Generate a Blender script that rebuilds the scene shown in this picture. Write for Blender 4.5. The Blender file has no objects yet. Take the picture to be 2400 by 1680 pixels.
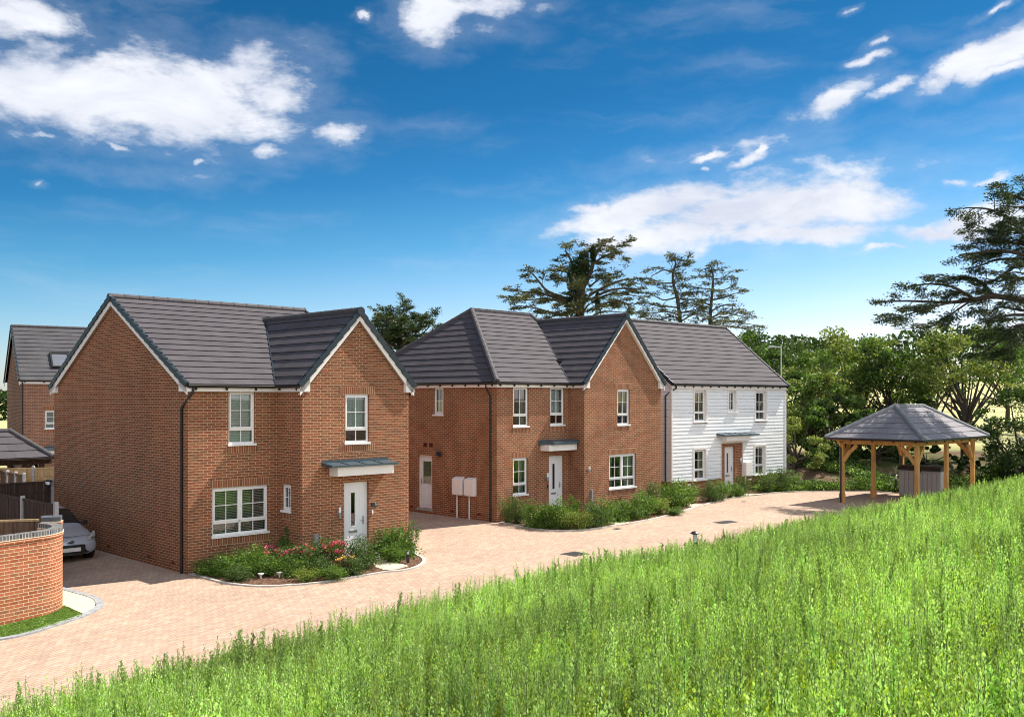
import bpy, bmesh, math, random
import numpy as np
from math import sin, cos, tan, pi, sqrt, radians, atan2, exp, log, floor
from mathutils import Vector, Matrix, noise
from mathutils.geometry import delaunay_2d_cdt
random.seed(7); NR = np.random.default_rng(11)
S = bpy.context.scene; COL = S.collection

# ------------------------------------------------------------------ camera
FPX, CX, HY, ZC = 2300.0, 1200.0, 934.0, 4.71      # focal length, optical centre, horizon (in photo pixels), eye height
cam = bpy.data.cameras.new('camera'); camo = bpy.data.objects.new('camera', cam); COL.objects.link(camo)
camo.location = (0, 0, ZC); camo.rotation_euler = (pi/2, 0, 0)
cam.sensor_width = 36.0; cam.lens = 36.0*FPX/2400.0; cam.shift_y = (HY-840.0)/2400.0
cam.clip_start = 0.1; cam.clip_end = 6000
S.camera = camo
S.view_settings.view_transform = 'Standard'; S.view_settings.look = 'None'
S.view_settings.exposure = EXPOSURE = 1.17; S.view_settings.gamma = 1.0
S.cycles.filter_width = 0.95; S.cycles.max_bounces = 6; S.cycles.diffuse_bounces = 3; S.cycles.glossy_bounces = 3
S.cycles.transmission_bounces = 4; S.cycles.transparent_max_bounces = 8
S.cycles.caustics_reflective = False; S.cycles.caustics_refractive = False

# ------------------------------------------------------------------ sun and sky
TH = radians(45)
SA, SB = 0.74, 0.18                                  # sun: along the fronts / out from the fronts, per metre of height
sunv = Vector((SA*cos(TH)+SB*sin(TH), SA*sin(TH)-SB*cos(TH), 1.0)).normalized()
sl = bpy.data.lights.new('sun', 'SUN'); sl.energy = 3.75; sl.angle = radians(0.53); sl.color = (1.0, 0.92, 0.80)
so = bpy.data.objects.new('sun', sl); COL.objects.link(so); so.location = (30, 20, 40)
so.rotation_euler = sunv.to_track_quat('Z', 'Y').to_euler()
SEL = math.asin(sunv.z); SAZ = atan2(sunv.x, sunv.y)     # azimuth clockwise from +Y

W = bpy.data.worlds.new('World'); S.world = W; W.use_nodes = True
nt = W.node_tree; nt.nodes.clear()
def nd(t, typ, **k):
    n = t.nodes.new(typ)
    for a, b in k.items():
        setattr(n, a, b)
    return n
def mth(t, op, a, b=None, c=None, clamp=False):
    n = t.nodes.new('ShaderNodeMath'); n.operation = op; n.use_clamp = clamp
    for i, v in enumerate((a, b, c)):
        if v is None: continue
        if isinstance(v, (int, float)): n.inputs[i].default_value = v
        else: t.links.new(v, n.inputs[i])
    return n.outputs[0]
def mixc(t, f, a, b, mode='MIX'):
    n = t.nodes.new('ShaderNodeMix'); n.data_type = 'RGBA'; n.blend_type = mode
    for i, v in ((0, f), (6, a), (7, b)):
        if isinstance(v, (int, float)): n.inputs[i].default_value = v
        elif isinstance(v, (tuple, list)): n.inputs[i].default_value = (*v[:3], 1)
        else: t.links.new(v, n.inputs[i])
    return n.outputs[2]
def ramp(t, f, stops, interp='LINEAR'):
    n = t.nodes.new('ShaderNodeValToRGB'); n.color_ramp.interpolation = interp
    e = n.color_ramp.elements
    while len(e) < len(stops): e.new(0.5)
    for i, (p, c) in enumerate(stops):
        e[i].position = p; e[i].color = (*c[:3], 1) if isinstance(c, (tuple, list)) else (c, c, c, 1)
    t.links.new(f, n.inputs[0]); return n.outputs[0]
def mrange(t, v, a, b, c, d, smooth=False):
    n = t.nodes.new('ShaderNodeMapRange'); n.interpolation_type = 'SMOOTHSTEP' if smooth else 'LINEAR'
    t.links.new(v, n.inputs[0])
    for i, x in enumerate((a, b, c, d)): n.inputs[i+1].default_value = x
    return n.outputs[0]

sky = nd(nt, 'ShaderNodeTexSky', sky_type='NISHITA', sun_disc=False)
sky.sun_elevation = SEL; sky.sun_rotation = SAZ; sky.air_density = 1.0; sky.dust_density = 0.6; sky.ozone_density = 2.5
tc = nd(nt, 'ShaderNodeTexCoord')
sep = nd(nt, 'ShaderNodeSeparateXYZ'); nt.links.new(tc.outputs['Generated'], sep.inputs[0])
elev = mth(nt, 'ARCSINE', sep.outputs[2])
azim = mth(nt, 'ARCTAN2', sep.outputs[0], sep.outputs[1])
# polarised deep-blue day: colour of clear air by elevation
hue = nd(nt, 'ShaderNodeHueSaturation'); hue.inputs['Saturation'].default_value = 0.98
nt.links.new(sky.outputs[0], hue.inputs['Color'])
eff = mth(nt, 'SUBTRACT', elev, mth(nt, 'MULTIPLY', mth(nt, 'MAXIMUM', mth(nt, 'MINIMUM', azim, 1.2), -0.6), 0.085))
tint = ramp(nt, mrange(nt, eff, -0.05, 0.45, 0, 1), [(0.0, (0.95, 0.84, 0.88)), (0.12, (0.88, 0.81, 0.87)), (0.25, (0.54, 0.64, 0.77)), (0.42, (0.18, 0.43, 0.57)), (0.55, (0.075, 0.305, 0.46)), (0.68, (0.046, 0.245, 0.385)), (1.0, (0.024, 0.20, 0.31))])
skyc = mixc(nt, 1.0, hue.outputs[0], tint, 'MULTIPLY')
# clouds: (x, y, half width, half height, tilt, bias) given in photo pixels, turned into azimuth and elevation
CL = [(60,40,140,62,0,.0),(180,215,330,85,3,.25),(430,235,210,95,-8,.3),(560,160,150,60,15,0),(600,215,120,70,0,.05),(120,120,120,60,-35,-.55),
 (350,150,150,30,-10,-.4),(795,313,80,26,8,-.1),(625,355,60,28,-10,-.3),(490,378,28,12,0,-.4),(90,433,26,10,0,-.35),(85,317,50,12,-5,-.45),(260,335,60,14,-8,-.55),
 (1030,35,85,65,10,.1),(1130,10,120,40,5,-.05),(1270,20,90,25,0,-.35),(843,42,22,12,0,-.4),
 (2050,97,38,15,8,-.05),(2030,140,50,15,6,-.05),(1960,235,90,32,20,.1),(2090,210,80,18,16,-.1),(2230,165,110,28,28,.15),(2340,125,130,42,22,.3),(2330,178,110,22,15,-.1),
 (1650,363,60,11,14,-.1),(1760,375,70,17,8,-.05),(1800,355,28,10,10,-.1),(1640,390,30,8,5,-.3),
 (1560,478,250,38,10,.3),(1400,485,90,20,5,.0),(1750,500,280,60,8,.4),(1950,470,170,52,-8,.35),(1600,545,230,28,2,.25),(1850,545,250,25,2,.2),(2200,540,140,22,-6,.15),(2290,515,110,30,10,.25),(2080,570,110,10,3,-.35),
 (2330,415,70,14,8,-.2),(2230,425,60,16,0,-.3),(2040,480,120,10,6,-.4),(1690,360,500,60,6,-.85),(400,400,420,60,0,-.9),(1150,60,330,60,0,-.85),(2340,20,60,12,22,-.3),(1990,30,30,12,10,-.3)]
comb = nd(nt, 'ShaderNodeCombineXYZ'); nt.links.new(azim, comb.inputs[0]); nt.links.new(elev, comb.inputs[1])
def azel(x, y):
    dx, dz = (x-CX)/FPX, (HY-y)/FPX
    return math.atan(dx), math.atan(dz/sqrt(1+dx*dx))
wn_ = nd(nt, 'ShaderNodeTexNoise'); nt.links.new(comb.outputs[0], wn_.inputs[0]); wn_.inputs['Scale'].default_value = 14; wn_.inputs['Detail'].default_value = 6; wn_.inputs['Roughness'].default_value = 0.6
wv_ = nd(nt, 'ShaderNodeVectorMath', operation='SUBTRACT'); nt.links.new(wn_.outputs[1], wv_.inputs[0]); wv_.inputs[1].default_value = (.5, .5, .5)
ws_ = nd(nt, 'ShaderNodeVectorMath', operation='MULTIPLY'); nt.links.new(wv_.outputs[0], ws_.inputs[0]); ws_.inputs[1].default_value = (.075, .035, 0)
wa_ = nd(nt, 'ShaderNodeVectorMath', operation='ADD'); nt.links.new(comb.outputs[0], wa_.inputs[0]); nt.links.new(ws_.outputs[0], wa_.inputs[1])
mx = None
for (x, y, rx, ry, an, bi) in CL:
    a0, e0 = azel(x, y); a1, _ = azel(x+rx, y); _, e1 = azel(x, y-ry)
    mp = nd(nt, 'ShaderNodeMapping', vector_type='TEXTURE'); nt.links.new(wa_.outputs[0], mp.inputs[0])
    mp.inputs[1].default_value = (a0, e0, 0); mp.inputs[2].default_value = (0, 0, radians(an)); mp.inputs[3].default_value = (abs(a1-a0), abs(e1-e0), 1)
    ln = nd(nt, 'ShaderNodeVectorMath', operation='LENGTH'); nt.links.new(mp.outputs[0], ln.inputs[0])
    v = mth(nt, 'SUBTRACT', 1.0+bi, ln.outputs[1])
    v = mth(nt, 'MINIMUM', v, 0.75+bi)
    mx = v if mx is None else mth(nt, 'MAXIMUM', mx, v)
mx = mth(nt, 'MAXIMUM', mx, -1.2)
mpn = nd(nt, 'ShaderNodeMapping'); nt.links.new(comb.outputs[0], mpn.inputs[0]); mpn.inputs[3].default_value = (1.0, 2.3, 1)
mpn.inputs[2].default_value = (0, 0, radians(-9))
no1 = nd(nt, 'ShaderNodeTexNoise'); nt.links.new(mpn.outputs[0], no1.inputs[0]); no1.inputs['Scale'].default_value = 9; no1.inputs['Detail'].default_value = 9; no1.inputs['Roughness'].default_value = 0.62; no1.inputs['Distortion'].default_value = 0.35
no2 = nd(nt, 'ShaderNodeTexNoise'); nt.links.new(mpn.outputs[0], no2.inputs[0]); no2.inputs['Scale'].default_value = 24; no2.inputs['Detail'].default_value = 7; no2.inputs['Roughness'].default_value = 0.6
nz = mth(nt, 'ADD', mth(nt, 'MULTIPLY', mth(nt, 'SUBTRACT', no1.outputs[0], 0.5), 1.95), mth(nt, 'MULTIPLY', mth(nt, 'SUBTRACT', no2.outputs[0], 0.5), 1.35))
den = mth(nt, 'ADD', mx, nz)
cov = mrange(nt, den, -0.22, 0.78, 0, 1, True)
mps = nd(nt, 'ShaderNodeMapping'); nt.links.new(wa_.outputs[0], mps.inputs[0]); mps.inputs[2].default_value = (0, 0, radians(-14)); mps.inputs[3].default_value = (1.3, 6.5, 1)
no3 = nd(nt, 'ShaderNodeTexNoise'); nt.links.new(mps.outputs[0], no3.inputs[0]); no3.inputs['Scale'].default_value = 3.2; no3.inputs['Detail'].default_value = 7; no3.inputs['Roughness'].default_value = 0.55
veil = mth(nt, 'MAXIMUM', mrange(nt, den, -1.0, 0.3, 0, 0.14, True), mrange(nt, no3.outputs[0], 0.48, 0.78, 0, 0.16, True))
cov = mth(nt, 'MAXIMUM', cov, veil)
back = mrange(nt, mth(nt, 'SUBTRACT', mth(nt, 'MULTIPLY', sep.outputs[1], 0.88), mth(nt, 'MULTIPLY', sep.outputs[0], 0.42)), -0.02, -0.5, 0, 1, True)  # unseen bright clouds added behind the camera as fill light for the walls
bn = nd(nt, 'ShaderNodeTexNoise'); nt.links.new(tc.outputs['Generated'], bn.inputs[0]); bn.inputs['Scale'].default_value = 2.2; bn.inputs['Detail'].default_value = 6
fill_cov = mth(nt, 'MULTIPLY', back, mrange(nt, bn.outputs[0], 0.30, 0.50, 0, 0.92, True))
cov = mth(nt, 'MAXIMUM', cov, fill_cov)
ccol = mixc(nt, mrange(nt, no1.outputs[0], 0.35, 0.7, 0, 1), (3.2, 3.4, 4.0), (4.5, 4.6, 4.8))
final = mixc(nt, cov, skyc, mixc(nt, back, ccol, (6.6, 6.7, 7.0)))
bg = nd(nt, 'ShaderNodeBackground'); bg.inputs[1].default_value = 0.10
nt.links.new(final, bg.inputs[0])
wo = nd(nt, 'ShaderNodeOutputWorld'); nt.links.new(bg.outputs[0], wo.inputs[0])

# ------------------------------------------------------------------ object helpers
def tag(o, label=None, cat=None, group=None, kind=None):
    if label: o['label'] = label
    if cat: o['category'] = cat
    if group: o['group'] = group
    if kind: o['kind'] = kind
    return o
def empty(name, loc=(0, 0, 0), rz=0.0, label=None, cat=None, group=None):
    o = bpy.data.objects.new(name, None); COL.objects.link(o); o.location = loc; o.rotation_euler = (0, 0, rz)
    o.empty_display_size = 0.2
    return tag(o, label, cat, group)
def copy_tree(o, parent=None):
    c = o.copy(); COL.objects.link(c)
    if parent is not None: c.parent = parent
    for ch in list(o.children): copy_tree(ch, c)
    return c
class MB:
    def __init__(s, M=None):
        s.v = []; s.f = []; s.uv = []; s.mi = []; s.sm = []; s.M = M or Matrix.Identity(4)
    def poly(s, pts, uvs=None, mi=0, smooth=False):
        b = len(s.v)
        for p in pts: s.v.append(tuple(s.M @ Vector(p)))
        s.f.append(tuple(range(b, b+len(pts))))
        if uvs is None:
            n = Vector((0, 0, 0)); P = [Vector(p) for p in pts]
            for i in range(len(P)):
                a, c = P[i], P[(i+1) % len(P)]
                n += Vector(((a.y-c.y)*(a.z+c.z), (a.z-c.z)*(a.x+c.x), (a.x-c.x)*(a.y+c.y)))
            ax = max(range(3), key=lambda i: abs(n[i]))
            uvs = [(p.y, p.z) if ax == 0 else (p.x, p.z) if ax == 1 else (p.x, p.y) for p in P]
        s.uv.extend(uvs); s.mi.append(mi); s.sm.append(smooth)
    def box(s, x0, x1, y0, y1, z0, z1, mi=0):
        if x0 > x1: x0, x1 = x1, x0
        if y0 > y1: y0, y1 = y1, y0
        p = [(x0,y0,z0),(x1,y0,z0),(x1,y1,z0),(x0,y1,z0),(x0,y0,z1),(x1,y0,z1),(x1,y1,z1),(x0,y1,z1)]
        for q in ((0,3,2,1),(4,5,6,7),(0,1,5,4),(1,2,6,5),(2,3,7,6),(3,0,4,7)):
            s.poly([p[i] for i in q], mi=mi)
    def prism(s, prof, a, b, axis=1, mi=0):
        # prof: 2D polygon in the plane normal to axis, extruded from a to b
        def P(q, t):
            return (q[0], t, q[1]) if axis == 1 else (t, q[0], q[1]) if axis == 0 else (q[0], q[1], t)
        n = len(prof)
        s.poly([P(q, a) for q in prof], mi=mi); s.poly([P(q, b) for q in reversed(prof)], mi=mi)
        for i in range(n):
            c, d = prof[i], prof[(i+1) % n]
            s.poly([P(c, b), P(d, b), P(d, a), P(c, a)], mi=mi)
    def tube(s, path, r, n=10, cap=True, mi=0, half=False):
        P = [Vector(p) for p in path]; R = r if isinstance(r, (list, tuple)) else [r]*len(P)
        rings = []
        for i, p in enumerate(P):
            d = (P[min(i+1, len(P)-1)]-P[max(i-1, 0)]).normalized()
            up = Vector((0, 0, 1)) if abs(d.z) < 0.95 else Vector((0, 1, 0))
            x = d.cross(up).normalized(); y = x.cross(d).normalized()
            rings.append([p + (x*cos(2*pi*k/n)+y*sin(2*pi*k/n))*R[i] for k in range(n)])
        L = 0
        for i in range(len(P)-1):
            dl = (P[i+1]-P[i]).length
            for k in range(n):
                k2 = (k+1) % n
                s.poly([rings[i][k], rings[i][k2], rings[i+1][k2], rings[i+1][k]], [(k/n, L), ((k+1)/n, L), ((k+1)/n, L+dl), (k/n, L+dl)], mi, True)
            L += dl
        if cap:
            s.poly(list(reversed(rings[0])), mi=mi); s.poly(rings[-1], mi=mi)
    def lathe(s, prof, c=(0, 0, 0), n=20, mi=0):
        for i in range(len(prof)-1):
            (r0, z0), (r1, z1) = prof[i], prof[i+1]
            for k in range(n):
                a, b = 2*pi*k/n, 2*pi*(k+1)/n
                pts = [(c[0]+r0*cos(a), c[1]+r0*sin(a), c[2]+z0), (c[0]+r0*cos(b), c[1]+r0*sin(b), c[2]+z0), (c[0]+r1*cos(b), c[1]+r1*sin(b), c[2]+z1), (c[0]+r1*cos(a), c[1]+r1*sin(a), c[2]+z1)]
                if r0 < 1e-6: pts = [pts[0], pts[2], pts[3]]
                elif r1 < 1e-6: pts = pts[:3]
                s.poly(pts, mi=mi, smooth=True)
    def build(s, name, mats, parent=None, label=None):
        me = bpy.data.meshes.new(name); me.from_pydata(s.v, [], s.f)
        uvl = me.uv_layers.new(name='UVMap'); uvl.data.foreach_set('uv', [c for u in s.uv for c in u])
        for m in (mats if isinstance(mats, (list, tuple)) else [mats]): me.materials.append(m)
        me.polygons.foreach_set('material_index', s.mi); me.polygons.foreach_set('use_smooth', s.sm)
        me.update()
        o = bpy.data.objects.new(name, me); COL.objects.link(o)
        if parent is not None: o.parent = parent
        if label: o['label'] = label
        return o
def bevel(o, w=0.01, seg=2):
    me = o.data; bm = bmesh.new(); bm.from_mesh(me); bmesh.ops.remove_doubles(bm, verts=bm.verts, dist=1e-5)
    ed = [e for e in bm.edges if len(e.link_faces) == 2 and e.calc_face_angle(0) > 0.6]
    bmesh.ops.bevel(bm, geom=ed, offset=w, segments=seg, affect='EDGES', profile=0.5)
    bm.to_mesh(me); bm.free(); me.update(); return o

# ------------------------------------------------------------------ terrain height
FOOT = [(-60, 14.6), (4.7, 15.06), (7.4, 15.3), (16.3, 16.1), (21.9, 15.45), (32, 15.5), (40.4, 16.1), (51.6, 16.2), (120, 17)]
def interp(t, T):
    if t <= T[0][0]: return T[0][1]
    for i in range(len(T)-1):
        if t <= T[i+1][0]:
            k = (t-T[i][0])/(T[i+1][0]-T[i][0]); return T[i][1]+(T[i+1][1]-T[i][1])*k
    return T[-1][1]
def sstep(x):
    x = min(1, max(0, x)); return x*x*(3-2*x)
def zp(x, y):
    lin = 0.01238*(x+8.68)+0.0152*(y-26.3)
    lin = max(lin, -0.6)
    k = 0.02; a = lin/k; b = 0.285/k
    m = min(a, b); return k*(m-log(1+exp(-abs(a-b))))
def bankd(x, y):
    p = (x+y)/sqrt(2); q = (y-x)/sqrt(2)
    return interp(p, FOOT)-q
YE = [(9, 43.5), (12.4, 46.4), (15.5, 47.1), (17.8, 46.8), (24, 48), (60, 58)]
def gz(x, y):
    z = zp(x, y); d = bankd(x, y)
    if d > 0:
        dd = min(d, 17) - 0.4*(1-exp(-d/0.4))
        z += 0.195*(1-.27*sstep(((x+y)/sqrt(2)-27)/12))*dd + 0.05*sin(x*1.3+y*0.7)*sin(y*1.1)*min(1, d/2)
    if x > 9 and y > 40:
        r = y-interp(x, YE)-0.6
        if r > 0:
            z += 1.15*sstep(r/6.5) + 0.12*noise.noise(Vector((x*0.5, y*0.5, 0)))*min(1, r/2)
    if y > 62:
        k = 0.062*sstep((x+5)/35)+0.006
        z += k*(min(y, 165)-62)
    return z
def px2g(x, y, dz=0.0):
    # ground point seen at a photo pixel (iterated on the height function of the paving)
    z = 0.1
    for _ in range(6):
        s = (y-HY)/(ZC-z-dz); X, Y = (x-CX)/s, FPX/s; z = zp(X, Y)
    return X, Y
# ------------------------------------------------------------------ materials
def mat(name):
    m = bpy.data.materials.new(name); m.use_nodes = True; t = m.node_tree; t.nodes.clear()
    o = nd(t, 'ShaderNodeOutputMaterial'); b = nd(t, 'ShaderNodeBsdfPrincipled'); t.links.new(b.outputs[0], o.inputs[0])
    return m, t, b
def L(t, a, b): t.links.new(a, b)
def noise_(t, scale, detail=4, rough=0.55, vec=None, out=0):
    n = nd(t, 'ShaderNodeTexNoise'); n.inputs['Scale'].default_value = scale; n.inputs['Detail'].default_value = detail; n.inputs['Roughness'].default_value = rough
    if vec is None: vec = nd(t, 'ShaderNodeTexCoord').outputs['Object']
    L(t, vec, n.inputs[0]); return n.outputs[out]
def bump(t, b, h, strength=0.3, dist=0.01):
    n = nd(t, 'ShaderNodeBump'); n.inputs['Strength'].default_value = strength; n.inputs['Distance'].default_value = dist
    L(t, h, n.inputs['Height']); L(t, n.outputs[0], b.inputs['Normal'])
def plain(name, col, rough=0.6, spec=0.3, var=0.12, scale=6.0, metal=0.0, bs=0.0):
    m, t, b = mat(name)
    n = noise_(t, scale, 5)
    f = mrange(t, n, 0.3, 0.7, 1-var, 1+var)
    mm = mixc(t, 1.0, col, (1, 1, 1), 'MULTIPLY')
    vm = nd(t, 'ShaderNodeVectorMath', operation='SCALE'); L(t, mm, vm.inputs[0]); L(t, f, vm.inputs[3])
    L(t, vm.outputs[0], b.inputs['Base Color']); b.inputs['Roughness'].default_value = rough
    b.inputs['Specular IOR Level'].default_value = spec; b.inputs['Metallic'].default_value = metal
    if bs: bump(t, b, noise_(t, scale*6, 4), bs, 0.01)
    return m
def cells(t, uv, cw, ch, offs, jw, jh):
    """running bond: returns (per-unit random colour, joint mask 0..1 (1 = joint), random value)"""
    sp = nd(t, 'ShaderNodeSeparateXYZ'); L(t, uv, sp.inputs[0])
    v = mth(t, 'DIVIDE', sp.outputs[1], ch); row = mth(t, 'FLOOR', v)
    u = mth(t, 'ADD', mth(t, 'DIVIDE', sp.outputs[0], cw), mth(t, 'MULTIPLY', mth(t, 'MODULO', mth(t, 'ABSOLUTE', row), 2.0), offs))
    col = mth(t, 'FLOOR', u); fu = mth(t, 'SUBTRACT', u, col); fv = mth(t, 'SUBTRACT', v, row)
    cb = nd(t, 'ShaderNodeCombineXYZ'); L(t, col, cb.inputs[0]); L(t, row, cb.inputs[1])
    wn = nd(t, 'ShaderNodeTexWhiteNoise', noise_dimensions='2D'); L(t, cb.outputs[0], wn.inputs[0])
    ju = mth(t, 'MAXIMUM', mth(t, 'LESS_THAN', fu, jw/cw/2), mth(t, 'GREATER_THAN', fu, 1-jw/cw/2))
    jv = mth(t, 'MAXIMUM', mth(t, 'LESS_THAN', fv, jh/ch/2), mth(t, 'GREATER_THAN', fv, 1-jh/ch/2))
    return wn.outputs[1], mth(t, 'MAXIMUM', ju, jv), wn.outputs[0]
def brick(name, tones, mortar, cw=0.225, ch=0.075, j=0.0135, offs=0.5, stain=0.12):
    m, t, b = mat(name)
    uv = nd(t, 'ShaderNodeUVMap').outputs[0]
    rc, jm, rv = cells(t, uv, cw, ch, offs, j, j)
    c = ramp(t, rv, [(i/(len(tones)), x) for i, x in enumerate(tones)], 'CONSTANT')
    big = noise_(t, 0.9, 5, 0.6); fine = noise_(t, 45, 3, 0.6)
    f = mth(t, 'MULTIPLY', mrange(t, big, 0.3, 0.7, 1-stain, 1+stain), mrange(t, fine, 0.3, 0.7, 0.86, 1.14)); f = mth(t, 'MULTIPLY', f, mrange(t, noise_(t, 0.25, 3), .3, .7, .9, 1.1))
    cc = mixc(t, jm, c, mortar)
    vm = nd(t, 'ShaderNodeVectorMath', operation='SCALE'); L(t, cc, vm.inputs[0]); L(t, f, vm.inputs[3])
    L(t, vm.outputs[0], b.inputs['Base Color']); b.inputs['Roughness'].default_value = 0.9; b.inputs['Specular IOR Level'].default_value = 0.15
    h = mth(t, 'ADD', mth(t, 'MULTIPLY', jm, -1.0), mth(t, 'MULTIPLY', fine, 0.3)); bump(t, b, h, 0.35, 0.008)
    return m
M = {}
BT = [(.238,.086,.044), (.199,.074,.039), (.221,.096,.050), (.180,.078,.044), (.260,.094,.048), (.209,.070,.037), (.166,.076,.044), (.230,.102,.054)]
MORT = (.46,.315,.20)
M['brick'] = brick('red_brick', BT, MORT)
M['soldier'] = brick('red_brick_soldier', BT, MORT, cw=0.075, ch=0.2145, offs=0.0)
M['brick_near'] = brick('orange_brick', [(.36,.115,.055), (.31,.095,.045), (.38,.14,.07), (.29,.12,.065), (.42,.135,.065), (.34,.11,.05)], (.62,.48,.33), stain=0.06)
M['blue_brick'] = brick('blue_engineering_brick', [(.075,.085,.10), (.10,.11,.125), (.06,.07,.085), (.12,.13,.14)], (.50,.45,.38), cw=0.075, ch=0.5, offs=0.0)
M['dark_brick'] = plain('slate_grey_brick', (.085,.095,.11), 0.7, 0.3, 0.25, 12)
M['brick_far'] = brick('dull_red_brick', [(.25,.105,.062), (.21,.09,.055), (.28,.12,.07), (.19,.09,.06)], (.40,.32,.25))
def tiles(name, base, cw=0.33, ch=1.0):
    m, t, b = mat(name); uv = nd(t, 'ShaderNodeUVMap').outputs[0]
    rc, jm, rv = cells(t, uv, cw, ch, 0.5, 0.008, 0.0)
    f = mth(t, 'MULTIPLY', mrange(t, rv, 0, 1, 0.92, 1.07), mrange(t, noise_(t, 1.6, 5, 0.65), 0.3, 0.7, 0.9, 1.1))
    f = mth(t, 'MULTIPLY', f, mrange(t, noise_(t, 30, 4, 0.7), 0.25, 0.75, 0.88, 1.12))
    f = mth(t, 'MULTIPLY', f, mrange(t, jm, 0, 1, 1, 0.62))
    cc = mixc(t, 1.0, base, (1, 1, 1), 'MULTIPLY')
    vm = nd(t, 'ShaderNodeVectorMath', operation='SCALE'); L(t, cc, vm.inputs[0]); L(t, f, vm.inputs[3])
    sc = mixc(t, mrange(t, noise_(t, 55, 2, 0.5), 0.74, 0.78, 0, 0.35), vm.outputs[0], (.42,.42,.40))
    L(t, sc, b.inputs['Base Color']); b.inputs['Roughness'].default_value = 0.8; b.inputs['Specular IOR Level'].default_value = 0.2
    bump(t, b, mth(t, 'ADD', noise_(t, 60, 3), mth(t, 'MULTIPLY', jm, -1.5)), 0.25, 0.006)
    return m
M['tile'] = tiles('grey_roof_tile', (.080,.073,.083))
M['tile_gaz'] = tiles('slate_roof_tile', (.23,.222,.245))
M['felt'] = plain('roof_felt', (.01,.01,.01), 1.0, 0.0)
M['tile_far'] = tiles('far_roof_tile', (.075,.074,.082))
M['ridge_gaz'] = plain('pale_ridge_tile', (.22,.23,.25), 0.7, 0.4, 0.2, 8, bs=0.2)
M['ridge'] = plain('ridge_tile', (.075,.070,.076), 0.7, 0.3, 0.2, 8, bs=0.2)
M['verge'] = plain('dry_verge', (.018,.030,.040), 0.45, 0.4, 0.1)
M['upvc'] = plain('white_pvc', (.80,.80,.80), 0.3, 0.4, 0.02, 3)
M['fascia'] = plain('white_fascia', (.76,.74,.72), 0.4, 0.4, 0.04, 3)
M['door'] = plain('white_door_skin', (.74,.76,.79), 0.35, 0.4, 0.02, 3)
M['gutter'] = plain('black_pvc', (.012,.012,.014), 0.32, 0.5, 0.1)
M['canopy'] = plain('grey_blue_canopy', (.045,.072,.092), 0.4, 0.5, 0.12, 5)
M['metal'] = plain('brushed_metal', (.55,.55,.56), 0.3, 0.5, 0.05, 4, metal=0.9)
M['grey_metal'] = plain('grey_metal', (.26,.28,.29), 0.45, 0.4, 0.1, 8)
M['dark'] = plain('dark_plastic', (.02,.021,.023), 0.4, 0.5, 0.1)
M['airbrick'] = plain('air_brick', (.13,.03,.022), 0.8, 0.2, 0.1)
M['room'] = plain('room_plaster', (.30,.29,.27), 0.9, 0.1, 0.05)
M['net'] = plain('net_curtain', (.75,.78,.82), 0.9, 0.1, 0.05, 8)
M['curtain'] = plain('grey_curtain', (.42,.42,.41), 0.9, 0.1, 0.08, 8)
M['curtain_tan'] = plain('tan_curtain', (.45,.36,.20), 0.9, 0.1, 0.08, 8)
M['blind'] = plain('white_blind', (.85,.88,.86), 0.6, 0.2, 0.03, 4)
M['box_white'] = plain('meter_box_white', (.80,.77,.76), 0.5, 0.3, 0.03, 4)
M['board'] = plain('white_weatherboard', (.80,.83,.86), 0.55, 0.25, 0.03, 2.5)
M['galv'] = plain('galvanised_post', (.50,.54,.55), 0.6, 0.3, 0.05)
M['lamp_glass'] = plain('opal_lamp_glass', (.82,.84,.86), 0.2, 0.5, 0.02)
def glass(name='window_glass', tintc=(.8,.9,.88), trans=0.75):
    m = bpy.data.materials.new(name); m.use_nodes = True; t = m.node_tree; t.nodes.clear()
    o = nd(t, 'ShaderNodeOutputMaterial'); tr = nd(t, 'ShaderNodeBsdfTransparent'); gl = nd(t, 'ShaderNodeBsdfGlossy')
    tr.inputs[0].default_value = (*tintc, 1); gl.inputs['Roughness'].default_value = 0.02; gl.inputs[0].default_value = (1, 1, 1, 1)
    fr = nd(t, 'ShaderNodeFresnel'); fr.inputs[0].default_value = 1.7
    f = mth(t, 'ADD', fr.outputs[0], 0.06, clamp=True)
    mx_ = nd(t, 'ShaderNodeMixShader'); L(t, f, mx_.inputs[0]); L(t, tr.outputs[0], mx_.inputs[1]); L(t, gl.outputs[0], mx_.inputs[2]); L(t, mx_.outputs[0], o.inputs[0])
    bp = nd(t, 'ShaderNodeBump'); bp.inputs['Strength'].default_value = 0.05; bp.inputs['Distance'].default_value = 0.01
    L(t, noise_(t, 1.2, 2), bp.inputs['Height']); L(t, bp.outputs[0], gl.inputs['Normal']); L(t, bp.outputs[0], fr.inputs['Normal'])
    return m
M['glass'] = glass(); M['glass_dark'] = glass('dark_glass', (.25,.3,.3))
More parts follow.
